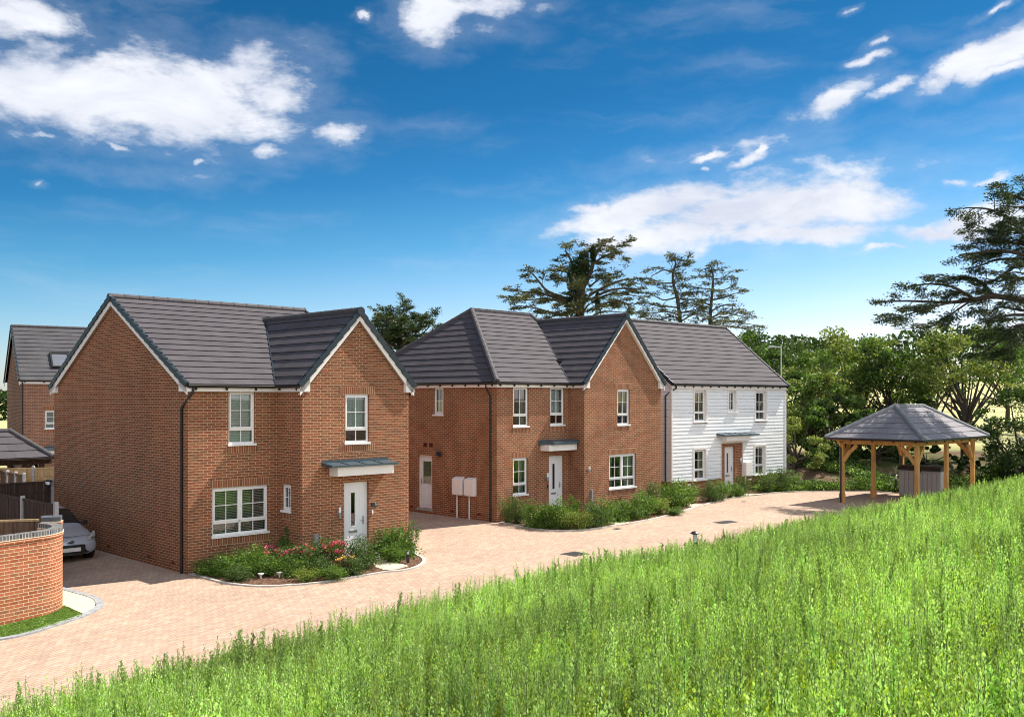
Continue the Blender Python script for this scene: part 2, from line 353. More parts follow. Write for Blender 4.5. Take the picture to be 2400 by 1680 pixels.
def wood(name, col, ring=(.6, 1.25), rough=0.7, axis='z', sc=3.0):
    m, t, b = mat(name); tcn = nd(t, 'ShaderNodeTexCoord'); mp = nd(t, 'ShaderNodeMapping'); L(t, tcn.outputs['Object'], mp.inputs[0])
    mp.inputs[3].default_value = (sc*6, sc*6, sc*0.5) if axis == 'z' else (sc*0.5, sc*6, sc*6)
    n = noise_(t, 1.0, 6, 0.65, mp.outputs[0]); n2 = noise_(t, 1.3, 4, 0.6)
    f = mth(t, 'MULTIPLY', mrange(t, n, 0.3, 0.7, ring[0], ring[1]), mrange(t, n2, 0.3, 0.7, 0.85, 1.15))
    cc = mixc(t, 1.0, col, (1, 1, 1), 'MULTIPLY'); vm = nd(t, 'ShaderNodeVectorMath', operation='SCALE'); L(t, cc, vm.inputs[0]); L(t, f, vm.inputs[3])
    L(t, vm.outputs[0], b.inputs['Base Color']); b.inputs['Roughness'].default_value = rough; b.inputs['Specular IOR Level'].default_value = 0.2
    bump(t, b, n, 0.25, 0.01); return m
M['oak'] = wood('oak_post', (.58,.31,.11), (.72, 1.25), sc=1.5)
M['fence_dark'] = wood('dark_fence', (.055,.036,.028), (.5, 1.6), sc=2)
M['fence_mid'] = wood('brown_fence', (.12,.075,.05), (.5, 1.5), sc=2)
M['fence_light'] = wood('pale_fence', (.42,.30,.16), (.65, 1.3), sc=2)
M['concrete'] = plain('concrete_post', (.36,.36,.36), 0.85, 0.2, 0.15, 10, bs=0.2)
M['kerb'] = plain('kerb_stone', (.48,.46,.43), 0.85, 0.2, 0.2, 5, bs=0.2)
M['kerb_grey'] = plain('grey_kerb_sett', (.30,.32,.34), 0.8, 0.2, 0.25, 7, bs=0.2)
M['bark'] = plain('tree_bark', (.085,.07,.055), 0.95, 0.1, 0.4, 9, bs=0.6)
M['bark_pale'] = plain('ivy_bark', (.13,.115,.09), 0.95, 0.1, 0.4, 9, bs=0.6)
# block paving: herringbone-like 200 x 100 blocks, pink buff brindle
def paving():
    m, t, b = mat('block_paving'); tcn = nd(t, 'ShaderNodeTexCoord'); mp = nd(t, 'ShaderNodeMapping'); L(t, tcn.outputs['Object'], mp.inputs[0])
    mp.inputs[2].default_value = (0, 0, radians(-63))
    rc, jm, rv = cells(t, mp.outputs[0], 0.2, 0.1, 0.5, 0.009, 0.009)
    c = ramp(t, rv, [(0, (.50,.37,.29)), (.18, (.455,.33,.26)), (.36, (.53,.41,.33)), (.52, (.44,.335,.275)), (.68, (.51,.365,.28)), (.84, (.49,.385,.31))], 'CONSTANT')
    big = noise_(t, 0.35, 5, 0.6); med = noise_(t, 3.0, 5, 0.65)
    f = mth(t, 'MULTIPLY', mrange(t, big, 0.3, 0.7, 0.9, 1.08), mrange(t, med, 0.3, 0.7, 0.93, 1.07))
    f = mth(t, 'MULTIPLY', f, mrange(t, noise_(t, 70, 2), 0.3, 0.7, 0.9, 1.1))
    c = mixc(t, 1.0, c, (.93,.90,.87), 'MULTIPLY'); st_ = mrange(t, noise_(t, 0.9, 6, .7), .56, .72, 0, .28); c = mixc(t, st_, c, (.30,.235,.20)); cc = mixc(t, mth(t, 'MULTIPLY', jm, 0.9), c, (.17,.12,.09))
    vm = nd(t, 'ShaderNodeVectorMath', operation='SCALE'); L(t, cc, vm.inputs[0]); L(t, f, vm.inputs[3])
    L(t, vm.outputs[0], b.inputs['Base Color']); b.inputs['Roughness'].default_value = 0.88; b.inputs['Specular IOR Level'].default_value = 0.2
    bump(t, b, mth(t, 'MULTIPLY', jm, -1.0), 0.4, 0.006); return m
M['paving'] = paving()
def slabm():
    m, t, b = mat('cream_paving_slab'); tcn = nd(t, 'ShaderNodeTexCoord'); mp = nd(t, 'ShaderNodeMapping'); L(t, tcn.outputs['Object'], mp.inputs[0]); mp.inputs[2].default_value = (0, 0, radians(-45))
    rc, jm, rv = cells(t, mp.outputs[0], 0.9, 0.6, 0.5, 0.012, 0.012)
    f = mth(t, 'MULTIPLY', mrange(t, rv, 0, 1, .93, 1.05), mrange(t, noise_(t, 5, 5), .3, .7, .9, 1.08))
    cc = mixc(t, mth(t, 'MULTIPLY', jm, 0.6), (.60,.54,.40), (.3,.26,.2)); vm = nd(t, 'ShaderNodeVectorMath', operation='SCALE'); L(t, cc, vm.inputs[0]); L(t, f, vm.inputs[3])
    L(t, vm.outputs[0], b.inputs['Base Color']); b.inputs['Roughness'].default_value = 0.85; return m
M['slab'] = slabm()
def soilm(name, c1, c2, c3, sc=14):
    m, t, b = mat(name)
    vo = nd(t, 'ShaderNodeTexVoronoi'); vo.inputs['Scale'].default_value = sc*2.2; L(t, nd(t, 'ShaderNodeTexCoord').outputs['Object'], vo.inputs[0])
    sp = nd(t, 'ShaderNodeSeparateColor'); L(t, vo.outputs['Color'], sp.inputs[0])
    a = ramp(t, sp.outputs[0], [(0, c1), (.35, c2), (.62, c1), (.8, c3), (.93, c2)], 'CONSTANT')
    f = mrange(t, noise_(t, sc*.3, 5), .3, .7, .75, 1.25); vm = nd(t, 'ShaderNodeVectorMath', operation='SCALE'); L(t, a, vm.inputs[0]); L(t, f, vm.inputs[3])
    L(t, vm.outputs[0], b.inputs['Base Color']); b.inputs['Roughness'].default_value = 1.0; b.inputs['Specular IOR Level'].default_value = 0.1
    bump(t, b, vo.outputs[0], 0.8, 0.03); return m
M['mulch'] = soilm('bark_mulch', (.10,.055,.038), (.16,.09,.06), (.30,.19,.13))
# wide ground: soil near, dry pale grass field far away
def groundm():
    m, t, b = mat('ground_soil_and_field'); tcn = nd(t, 'ShaderNodeTexCoord'); sp = nd(t, 'ShaderNodeSeparateXYZ'); L(t, tcn.outputs['Object'], sp.inputs[0])
    n1 = noise_(t, 1.2, 8, 0.65); n2 = noise_(t, 0.12, 5, 0.6); n3 = noise_(t, 6, 6, 0.7)
    soil = ramp(t, n1, [(.3, (.085,.055,.038)), (.48, (.14,.092,.064)), (.6, (.20,.145,.105)), (.72, (.27,.21,.165))])
    weed = ramp(t, n3, [(.3, (.03,.06,.012)), (.7, (.09,.15,.03))])
    near = mixc(t, mrange(t, n2, .47, .6, 0, .8), soil, weed)
    field = ramp(t, n3, [(.25, (.36,.36,.16)), (.5, (.47,.45,.22)), (.75, (.56,.52,.29))])
    far = mrange(t, sp.outputs[1], 60, 66, 0, 1)
    L(t, mixc(t, far, near, field), b.inputs['Base Color']); b.inputs['Roughness'].default_value = 1.0; b.inputs['Specular IOR Level'].default_value = 0.05
    bump(t, b, n3, 0.6, 0.06); return m
M['ground'] = groundm()
M['lawn'] = plain('lawn_base', (.06,.125,.02), 1.0, 0.05, 0.3, 12)
def leafm(name, c1, c2, c3, trans=0.35, rough=0.55, spec=0.35, pat=0.0):
    m = bpy.data.materials.new(name); m.use_nodes = True; t = m.node_tree; t.nodes.clear()
    o = nd(t, 'ShaderNodeOutputMaterial'); b = nd(t, 'ShaderNodeBsdfPrincipled'); tl = nd(t, 'ShaderNodeBsdfTranslucent'); mxs = nd(t, 'ShaderNodeMixShader')
    at = nd(t, 'ShaderNodeAttribute', attribute_name='rnd')
    c = ramp(t, at.outputs['Fac'], [(0, c1), (.5, c2), (.9, c3), (1.0, c3)])
    if pat:
        n = noise_(t, pat, 4, 0.6, nd(t, 'ShaderNodeNewGeometry').outputs['Position']); f = mrange(t, n, .32, .68, .62, 1.4)
        vm = nd(t, 'ShaderNodeVectorMath', operation='SCALE'); L(t, c, vm.inputs[0]); L(t, f, vm.inputs[3]); c = vm.outputs[0]
    if pat:
        oi = nd(t, 'ShaderNodeObjectInfo'); vm2 = nd(t, 'ShaderNodeVectorMath', operation='SCALE'); L(t, c, vm2.inputs[0]); L(t, mrange(t, oi.outputs['Random'], 0, 1, .62, 1.5), vm2.inputs[3]); c = vm2.outputs[0]
    L(t, c, b.inputs['Base Color']); b.inputs['Roughness'].default_value = rough; b.inputs['Specular IOR Level'].default_value = spec
    tc2 = mixc(t, 1.0, c, (1.25, 1.35, .55), 'MULTIPLY'); L(t, tc2, tl.inputs[0])
    mxs.inputs[0].default_value = trans; L(t, b.outputs[0], mxs.inputs[1]); L(t, tl.outputs[0], mxs.inputs[2]); L(t, mxs.outputs[0], o.inputs[0]); return m
M['lf_dark'] = leafm('leaf_dark', (.022,.045,.012), (.042,.082,.018), (.08,.13,.03))
M['lf_mid'] = leafm('leaf_mid', (.042,.09,.016), (.09,.165,.03), (.17,.27,.06))
M['lf_yel'] = leafm('leaf_yellow_green', (.09,.135,.028), (.19,.24,.055), (.38,.39,.13))
M['lf_con'] = leafm('conifer_needles', (.022,.044,.018), (.05,.08,.028), (.11,.135,.05), 0.15)
M['lf_con2'] = leafm('olive_conifer_needles', (.04,.052,.02), (.085,.098,.036), (.17,.17,.065), 0.15)
M['lf_shrub'] = leafm('shrub_leaf', (.045,.105,.014), (.11,.21,.03), (.26,.38,.07))
M['lf_shrub_dk'] = leafm('dark_shrub_leaf', (.028,.066,.018), (.07,.13,.03), (.16,.235,.06))
M['lf_gold'] = leafm('gold_variegated_leaf', (.10,.15,.02), (.25,.29,.05), (.50,.48,.14))
M['lf_red'] = leafm('purple_red_leaf', (.07,.015,.015), (.12,.03,.025), (.2,.06,.04))
M['lf_weed'] = leafm('weed_leaf', (.10,.185,.032), (.24,.365,.08), (.46,.58,.22), 0.38, 0.6, 0.25, 0.3)
M['dead'] = leafm('dry_brown_leaf', (.12,.07,.03), (.22,.14,.06), (.35,.25,.13), 0.2)
M['lf_weed2'] = leafm('pale_weed_leaf', (.13,.25,.05), (.29,.45,.12), (.48,.64,.27), 0.35, 0.7, 0.3, 0.3)
M['lf_weed3'] = leafm('yellow_weed_leaf', (.20,.30,.02), (.33,.44,.04), (.50,.56,.10), 0.38, 0.7, 0.3, 0.3)
M['pink'] = leafm('pink_petal', (.55,.05,.12), (.75,.10,.20), (.8,.28,.38), 0.3)
M['orange'] = leafm('orange_petal', (.75,.35,.05), (.8,.5,.12), (.8,.6,.3), 0.3)
M['stem'] = plain('plant_stem', (.13,.16,.05), 0.8, 0.2, 0.3, 10)
M['twig'] = plain('shrub_twig', (.10,.075,.05), 0.9, 0.1, 0.3, 10)
# ------------------------------------------------------------------ building helpers
def wallM(p0, p1):
    d = Vector((p1[0]-p0[0], p1[1]-p0[1])); ln = d.length; d.normalize(); n = Vector((-d.y, d.x))
    return Matrix(((d.x, n.x, 0, p0[0]), (d.y, n.y, 0, p0[1]), (0, 0, 1, 0), (0, 0, 0, 1))), ln
def wall_faces(mb, ln, z0, z1, ops, reveal=0.1, uo=0.0, mi=0, y=0.0):
    xs = sorted(set([0, ln]+[a for o in ops for a in o[:2]])); zs = sorted(set([z0, z1]+[a for o in ops for a in o[2:4]]))
    for i in range(len(xs)-1):
        for j in range(len(zs)-1):
            xm, zm = (xs[i]+xs[i+1])/2, (zs[j]+zs[j+1])/2
            if any(o[0] < xm < o[1] and o[2] < zm < o[3] for o in ops): continue
            a, b, c, d = xs[i], xs[i+1], zs[j], zs[j+1]
            mb.poly([(a, y, c), (b, y, c), (b, y, d), (a, y, d)], [(a+uo, c), (b+uo, c), (b+uo, d), (a+uo, d)], mi)
    for (a, b, c, d, *_) in ops:
        r = reveal
        mb.poly([(a, y, c), (a, y, d), (a, y+r, d), (a, y+r, c)], [(0, c), (0, d), (r, d), (r, c)], mi)
        mb.poly([(b, y+r, c), (b, y+r, d), (b, y, d), (b, y, c)], [(0, c), (0, d), (r, d), (r, c)], mi)
        mb.poly([(a, y, d), (b, y, d), (b, y+r, d), (a, y+r, d)], [(a, 0), (b, 0), (b, r), (a, r)], mi)
        mb.poly([(a, y+r, c), (b, y+r, c), (b, y, c), (a, y, c)], [(a, 0), (b, 0), (b, r), (a, r)], mi)
def gable_face(mb, pts, uo=0.0, mi=0):
    mb.poly([(p[0], 0, p[1]) for p in pts], [(p[0]+uo, p[1]) for p in pts], mi)
def clip(poly, ax, val, keep_ge):
    out = []
    for i in range(len(poly)):
        a, b = poly[i], poly[(i+1) % len(poly)]
        ia, ib = (a[ax] >= val) == keep_ge or a[ax] == val, (b[ax] >= val) == keep_ge or b[ax] == val
        if ia: out.append(a)
        if ia != ib:
            k = (val-a[ax])/(b[ax]-a[ax]); out.append((a[0]+(b[0]-a[0])*k, a[1]+(b[1]-a[1])*k))
    return out
def roof_plane(mb, pts, org, sdir, gauge=0.345, lip=0.032, mi=0):
    """tiled slope: pts lie in one plane, org is on the eaves line, sdir runs along the eaves; courses are real overlapping steps"""
    O = Vector(org); s = Vector(sdir).normalized()
    P = [Vector(p) for p in pts]; n = None
    best = 0
    for i in range(len(P)):
        for j in range(len(P)):
            c = (P[i]-P[0]).cross(P[j]-P[0])
            if c.length > best: best = c.length; n = c.normalized()
    if n.z < 0: n = -n
    t = n.cross(s).normalized()
    if t.z < 0: t = -t
    q = [((p-O).dot(s), (p-O).dot(t)) for p in P]
    tm = max(a[1] for a in q); t0 = min(a[1] for a in q); k = int(floor(t0/gauge+1e-6))
    base = (P[0]-O).dot(n)
    fl = [O+s*x+t*y+n*(base-0.025) for x, y in q]
    if (fl[1]-fl[0]).cross(fl[2]-fl[1]).dot(n) < 0: fl.reverse()
    mb.poly([tuple(p) for p in fl], mi=1)
    while k*gauge < tm-1e-4:
        a, b = k*gauge, (k+1)*gauge
        st = clip(clip(q, 1, a, True), 1, b, False)
        if len(st) >= 3:
            ar = sum(st[i][0]*st[(i+1) % len(st)][1]-st[(i+1) % len(st)][0]*st[i][1] for i in range(len(st)))
            if ar < 0: st = st[::-1]
            off = lambda y: base + lip*(1-(y-a)/gauge*0.85)
            V = [O+s*x+t*y+n*off(y) for x, y in st]
            uv = [(x, (y-a)/gauge*0.98+0.01+k) for x, y in st]
            if V[0].cross(V[1]).length >= 0:
                nn = (V[1]-V[0]).cross(V[2]-V[0])
                if nn.dot(n) < 0: V.reverse(); uv.reverse()
            mb.poly([tuple(v) for v in V], uv, mi)
            lo = [p for p in st if abs(p[1]-a) < 1e-5]
            if len(lo) >= 2:
                x0, x1 = min(p[0] for p in lo), max(p[0] for p in lo)
                A, B = O+s*x0+t*a+n*off(a), O+s*x1+t*a+n*off(a)
                dn = base+lip-0.022 if k > int(floor(t0/gauge+1e-6)) else base-0.012; C, D = O+s*x1+t*a+n*dn, O+s*x0+t*a+n*dn
                mb.poly([tuple(A), tuple(D), tuple(C), tuple(B)], [(x0, k+.5), (x0, k+.5), (x1, k+.5), (x1, k+.5)], mi)
                mb.poly([tuple(D), tuple(D+t*gauge*.5), tuple(C+t*gauge*.5), tuple(C)], [(x0, k+.5), (x0, k+.5), (x1, k+.5), (x1, k+.5)], mi)
        k += 1
def ridge_tiles(mb, a, b, r=0.105, step=0.45, lift=0.0):
    A, B = Vector(a), Vector(b); L_ = (B-A).length; n = max(1, int(round(L_/step))); d = (B-A)/n
    for i in range(n):
        p, q = A+d*i+Vector((0, 0, lift)), A+d*(i+1)+Vector((0, 0, lift))
        mb.tube([p, p+(q-p)*0.93, p+(q-p)*0.935, q+(q-p)*0.01], [r, r*0.985, r*1.07, r*1.07], 12)
def verge(mb, a, b, out, step=0.345, w=0.06, h=0.15):
    """overlapping dry-verge caps climbing from a (eaves) to b (apex); out = unit vector pointing away from the gable wall"""
    A, B, o = Vector(a), Vector(b), Vector(out); L_ = (B-A).length; n = max(1, int(round(L_/step))); d = (B-A)/n; u = d.normalized()
    up = o.cross(u); 
    if up.z < 0: up = -up
    for i in range(n):
        p, q = A+d*i, A+d*(i+1.04)
        l0, l1 = 0.075, 0.045
        pts = []
        for c, l in ((p, l0), (q, l1)):
            pts.append([c+o*w/2+up*l, c-o*w*0.9+up*l, c-o*w*0.9+up*(l-h), c+o*w/2+up*(l-h)])
        F, G = pts
        for k in range(4):
            k2 = (k+1) % 4; mb.poly([tuple(F[k]), tuple(F[k2]), tuple(G[k2]), tuple(G[k])])
        mb.poly([tuple(x) for x in reversed(F)]); mb.poly([tuple(x) for x in G])
def verge2(ro, a, c, b, out):
    k = MB(); verge(k, a, b, out); k.build('verge_trim', M['verge'], ro); k = MB(); verge(k, c, b, out); k.build('verge_trim', M['verge'], ro)
def gutter_run(mb, a, b, out, r=0.055, brackets=0.9, mb2=None):
    A, B, o = Vector(a), Vector(b), Vector(out).normalized(); n = 8; d = (B-A).normalized()
    prof = []
    for k in range(n+1):
        an = pi*k/n; prof.append(o*(r-r*cos(an)*1.0) - Vector((0, 0, 1))*(r*sin(an)*1.15))
    for k in range(n):
        mb.poly([tuple(A+prof[k]), tuple(A+prof[k+1]), tuple(B+prof[k+1]), tuple(B+prof[k])], smooth=True)
        mb.poly([tuple(B+prof[k]*0.93), tuple(B+prof[k+1]*0.93), tuple(A+prof[k+1]*0.93), tuple(A+prof[k]*0.93)], smooth=True)
    mb.poly([tuple(A+p) for p in prof]); mb.poly([tuple(B+p) for p in reversed(prof)])
    rim = o*(2*r); mb.tube([A+rim, B+rim], 0.009, 6)
    L_ = (B-A).length; k = 0.25
    while k < L_:
        c = A+d*k; v = [c-d*0.02, c+d*0.02]
        pr = [Vector((0, 0, -0.03)), o*0.03-Vector((0, 0, r*1.3)), o*0.085-Vector((0, 0, r*1.35)), o*0.05-Vector((0, 0, r*2.3)), Vector((0, 0, -r*2.0))]
        F = [v[0]+x for x in pr]; G = [v[1]+x for x in pr]
        mb.poly([tuple(x) for x in F]); mb.poly([tuple(x) for x in reversed(G)])
        for i in range(len(pr)):
            j = (i+1) % len(pr); mb.poly([tuple(F[i]), tuple(G[i]), tuple(G[j]), tuple(F[j])])
        k += brackets
def board(mb, a, b, out, h, t=0.022, drop=0.0):
    """plank whose top edge runs a-b, hanging down h, thickness t outwards"""
    A, B, o = Vector(a), Vector(b), Vector(out).normalized(); z = Vector((0, 0, 1))
    A = A-z*drop; B = B-z*drop
    q = [A, B, B-z*h, A-z*h]; r = [p+o*t for p in q]
    mb.poly([tuple(p) for p in r]); mb.poly([tuple(p) for p in reversed(q)])
    for i in range(4):
        j = (i+1) % 4; mb.poly([tuple(q[i]), tuple(q[j]), tuple(r[j]), tuple(r[i])])

def window(root, Mw, s0, s1, z0, z1, cols=1, fill='blind', head=True, foot=True, sill=True, dep=0.065, tr=0.27, bars=True, casing=None, over=0.07, lowbar=True, name='window'):
    w, h = s1-s0, z1-z0; mb = MB(Mw); D0, D1 = dep, dep+0.07; F = 0.055
    zt = z0+h*tr if tr else z0
    def fr(a, b, c, d, t, y0, y1):
        mb.box(a, a+t, y0, y1, c, d); mb.box(b-t, b, y0, y1, c, d); mb.box(a+t, b-t, y0, y1, c, c+t); mb.box(a+t, b-t, y0, y1, d-t, d)
    fr(s0, s1, z0, z1, F, D0, D1)
    if tr: mb.box(s0+F, s1-F, D0, D1, zt-0.03, zt+0.03)
    cw = (w-2*F)/cols
    panes = []
    for c in range(cols):
        a = s0+F+cw*c; b = a+cw
        if c: mb.box(a-0.028, a+0.028, D0, D1, z0+F, z1-F); 
        aa, bb = a+(0.028 if c else 0), b-(0.028 if c < cols-1 else 0)
        if tr:
            fr(aa, bb, zt+0.03, z1-F, 0.042, D0-0.018, D0+0.03)
            panes.append((aa+0.04, bb-0.04, zt+0.07, z1-F-0.04, True)); panes.append((aa, bb, z0+F, zt-0.03, False))
        else:
            fr(aa, bb, z0+F, z1-F, 0.042, D0-0.018, D0+0.03); panes.append((aa+0.04, bb-0.04, z0+F+0.04, z1-F-0.04, True))
    for (a, b, c, d, up) in panes:
        if bars:
            m_ = (a+b)/2
            if up or lowbar: mb.box(m_-0.009, m_+0.009, D0+0.006, D0+0.028, c, d)
            if up: mb.box(a, b, D0+0.005, D0+0.027, (c+d)/2-0.009, (c+d)/2+0.009)
    wo_ = mb.build(name, M['upvc'], root)
    g = MB(Mw)
    for (a, b, c, d, up) in panes: g.poly([(a, D0+0.03, c), (b, D0+0.03, c), (b, D0+0.03, d), (a, D0+0.03, d)])
    g.build('pane', M['glass'], wo_)
    # room behind
    r = MB(Mw); e = 0.25; y0, y1 = D1+0.002, D1+2.0; A, B, C_, Dd = s0-e, s1+e, z0-0.6, z1+0.15
    r.poly([(A, y1, C_), (B, y1, C_), (B, y1, Dd), (A, y1, Dd)][::-1]); r.poly([(A, y0, C_), (A, y1, C_), (A, y1, Dd), (A, y0, Dd)]); r.poly([(B, y1, C_), (B, y0, C_), (B, y0, Dd), (B, y1, Dd)])
    r.poly([(A, y0, C_), (B, y0, C_), (B, y1, C_), (A, y1, C_)]); r.poly([(A, y1, Dd), (B, y1, Dd), (B, y0, Dd), (A, y0, Dd)])
    r.build('room_lining', M['room'], wo_)
    f = MB(Mw)
    if fill == 'blind' or fill == 'blind_open':
        z = z1-0.06; n = 0
        while z > z0+0.05:
            ti = 0.006 if fill == 'blind' else 0.018
            f.poly([(s0+0.05, D1+0.03, z), (s1-0.05, D1+0.03, z), (s1-0.05, D1+0.03+ti, z-(0.040 if fill == 'blind' else 0.020)), (s0+0.05, D1+0.03+ti, z-(0.040 if fill == 'blind' else 0.020))])
            z -= 0.045; n += 1
        f.build('blind', M['blind'], wo_)
    elif fill in ('curtain', 'tan'):
        for a, b in ((s0+0.02, s0+w*0.26), (s1-w*0.30, s1-0.02)):
            N = 14; 
            for i in range(N):
                x0, x1 = a+(b-a)*i/N, a+(b-a)*(i+1)/N; q = lambda i: D1+0.09+0.022*sin(i*1.9)
                f.poly([(x0, q(i), z0-0.2), (x1, q(i+1), z0-0.2), (x1, q(i+1), z1), (x0, q(i), z1)], smooth=True)
        f.build('curtain', M['curtain_tan' if fill == 'tan' else 'curtain'], wo_)
    elif fill == 'net':
        N = 40
        for i in range(N):
            x0, x1 = s0+0.03+(w-.06)*i/N, s0+0.03+(w-.06)*(i+1)/N; q = lambda i: D1+0.07+0.012*sin(i*1.3)
            f.poly([(x0, q(i), zt+.05), (x1, q(i+1), zt+.05), (x1, q(i+1), z1), (x0, q(i), z1)], smooth=True)
        f.build('net_curtain', M['net'], wo_)
    if sill:
        sb = MB(Mw); sb.box(s0-0.03, s1+0.03, -0.035, D0+0.01, z0-0.032, z0+0.004); sb.prism([(-0.035, z0-0.055), (-0.02, z0-0.055), (-0.02, z0-0.03), (-0.035, z0-0.03)], s0-0.03, s1+0.03, 0) ; sb.build('sill', M['upvc'], wo_)
    for on, za in ((head, z1+0.004), (foot, z0-0.25)):
        if on:
            lb = MB(Mw); a, b = s0-over, s1+over
            lb.poly([(a, -0.004, za), (b, -0.004, za), (b, -0.004, za+0.2145), (a, -0.004, za+0.2145)], [(0, 0), (b-a, 0), (b-a, .2145), (0, .2145)])
            for (p, q) in (((a, za), (b, za)),): lb.poly([(p[0], 0, p[1]), (q[0], 0, q[1]), (q[0], -0.004, q[1]), (p[0], -0.004, p[1])])
            lb.build('brick_soldier_course', M['soldier'], wo_)
    return wo_
def front_door(root, Mw, s0, s1, z0, z1, dep=0.1, glass_s=(0.33, 0.52), side='right', half=False):
    w, h = s1-s0, z1-z0; f = MB(Mw)
    F = 0.06
    f.box(s0, s0+F, dep, dep+0.07, z0, z1); f.box(s1-F, s1, dep, dep+0.07, z0, z1); f.box(s0+F, s1-F, dep, dep+0.07, z1-F, z1)
    d0, d1, dz = s0+F+0.004, s1-F-0.004, z1-F-0.004
    dw = d1-d0; dh = dz-z0
    df = MB(Mw); Y0, Y1 = dep+0.012, dep+0.055
    if half: ga, gb, gc, gd = d0+dw*.2, d1-dw*.12, z0+dh*.47, dz-dh*.09
    else: ga, gb, gc, gd = d0+dw*glass_s[0], d0+dw*glass_s[1], z0+dh*.42, dz-dh*.12
    df.box(d0, ga, Y0, Y1, z0, dz); df.box(gb, d1, Y0, Y1, z0, dz); df.box(ga, gb, Y0, Y1, z0, gc); df.box(ga, gb, Y0, Y1, gd, dz)
    for (a, b, c, d) in ((ga-.03, gb+.03, gc-.03, gc), (ga-.03, gb+.03, gd, gd+.03), (ga-.03, ga, gc, gd), (gb, gb+.03, gc, gd)): df.box(a, b, Y0-.012, Y0, c, d)
    if half:
        for (c, d) in ((z0+dh*.06, z0+dh*.2), (z0+dh*.24, z0+dh*.4)):
            for (a, b) in ((d0+dw*.14, d0+dw*.46), (d0+dw*.54, d0+dw*.86)):
                for (p, q, r, s_) in ((a, b, c, c+.015), (a, b, d-.015, d), (a, a+.015, c, d), (b-.015, b, c, d)): df.box(p, q, Y0-.01, Y0, r, s_)
    else:
        for k in range(1, 4):
            x = d0+dw*k/4
            if not (ga-.05 < x < gb+.05): df.box(x-.003, x+.003, Y0-.003, Y0, z0+.08, dz-.08)
    door = df.build('door', M['door'], root)
    fr_ = f.build('door_frame', M['upvc'], door)
    g = MB(Mw); g.box(ga, gb, dep+0.03, dep+0.036, gc, gd); g.build('door_glass', M['glass_dark'], door)
    hx = d1-0.07 if side == 'right' else d0+0.07
    hb = MB(Mw); hz = z0+1.02; sg = -1 if side == 'right' else 1
    hb.box(hx-.018, hx+.018, Y0-.014, Y0, hz-.12, hz+.12); hb.tube([(hx, Y0-.014, hz), (hx, Y0-.055, hz), (hx+sg*.11, Y0-.055, hz)], 0.011, 8); hb.build('handle', M['grey_metal'], door)
    if not half:
        lb = MB(Mw); lx = (ga+gb)/2; lb.box(lx-.14, lx+.14, Y0-.016, Y0, z0+.68, z0+.75); lb.build('letter_plate', M['metal'], door)
    st = MB(Mw); st.box(s0-.02, s1+.02, -0.03, dep+.05, z0-.09, z0-.001); st.build('threshold', M['concrete'], door)
    return door
def canopy(root, Mw, s0, s1, z, bx0, bx1, depth=0.5, hz=0.2, style='lean'):
    c = MB(Mw); t = 0.035
    if style == 'lean':
        pr = [(0, z+.10), (-depth, z+.045), (-depth, z-.01), (-depth+.03, z-.01), (0, z+.03)]
        c.prism([(p[0], p[1]) for p in pr], s0, s1, 0); c.box(s0+.02, s1-.02, -.012, 0, z+.10, z+.17)
        k = s0+.0
        while k < s1-.05:
            c.prism([(0, z+.118), (-depth, z+.062), (-depth, z+.04), (0, z+.095)], k, k+.03, 0); k += (s1-s0-.03)/4
    else:
        n = 10; top = []
        a, b = s0, s1
        # shallow hipped metal roof with splayed ends
        P = [(a, 0, z), (a+.28, -depth, z), (b-.28, -depth, z), (b, 0, z)]
        Q = [(p[0], p[1], p[2]+.10) for p in P]; R = [(a+.12, 0, z+.17), (a+.42, -depth*.55, z+.16), (b-.42, -depth*.55, z+.16), (b-.12, 0, z+.17)]
        for i in range(3):
            c.poly([P[i], P[i+1], Q[i+1], Q[i]]); c.poly([Q[i], Q[i+1], R[i+1], R[i]])
        c.poly([R[0], R[1], R[2], R[3]]); c.poly(P[::-1])
    co = c.build('door_canopy', M['canopy'], root)
    b = MB(Mw); b.box(bx0, bx1, -depth*.82, -.002, z-hz, z-.012); bo = b.build('canopy_box', M['fascia'], co)
    return co
def downpipe(root, pts, r=0.036):
    mb = MB(); mb.tube(pts, r, 10)
    P = [Vector(p) for p in pts]; z = P[-1].z+0.5
    while z < P[-2].z-0.1:
        mb.lathe([(r, -.02), (r*1.35, -.02), (r*1.35, .02), (r, .02)], (P[-1].x, P[-1].y, z), 10); z += 1.6
    return mb.build('downpipe', M['gutter'], root)
def wall_lamp(root, Mw, s, z, mt='grey_metal', h=0.22, name='wall_lamp'):
    mb = MB(Mw); mb.box(s-.03, s+.03, -.02, 0, z-.06, z+.06); mb.tube([(s, -.02, z), (s, -.09, z)], .015, 8); mb.lathe([(0, -h*.5), (.032, -h*.5), (.034, -.01), (.03, 0)], (s, -.09, z), 12)
    o = mb.build(name, M[mt], root)
    m2 = MB(Mw); m2.lathe([(.034, 0), (.036, h*.5-.02), (.03, h*.5), (0, h*.5)], (s, -.09, z), 12); m2.build('lamp_shade', M['lamp_glass'] if mt != 'dark' else M['dark'], o); return o

def text_part(body, size, m, parent, Mt, name='house_number'):
    fc = bpy.data.curves.new(name, 'FONT'); fc.body = body; fc.size = size; fc.align_x = 'CENTER'; fc.align_y = 'CENTER'; fc.extrude = .001
    fo = bpy.data.objects.new(name+'_c', fc); COL.objects.link(fo); bpy.context.view_layer.update()
    me = bpy.data.meshes.new_from_object(fo.evaluated_get(bpy.context.evaluated_depsgraph_get())); bpy.data.objects.remove(fo)
    me.transform(Mt @ Matrix.Rotation(pi/2, 4, 'X')); me.materials.clear(); me.materials.append(m); o = bpy.data.objects.new(name, me); COL.objects.link(o); o.parent = parent; return o
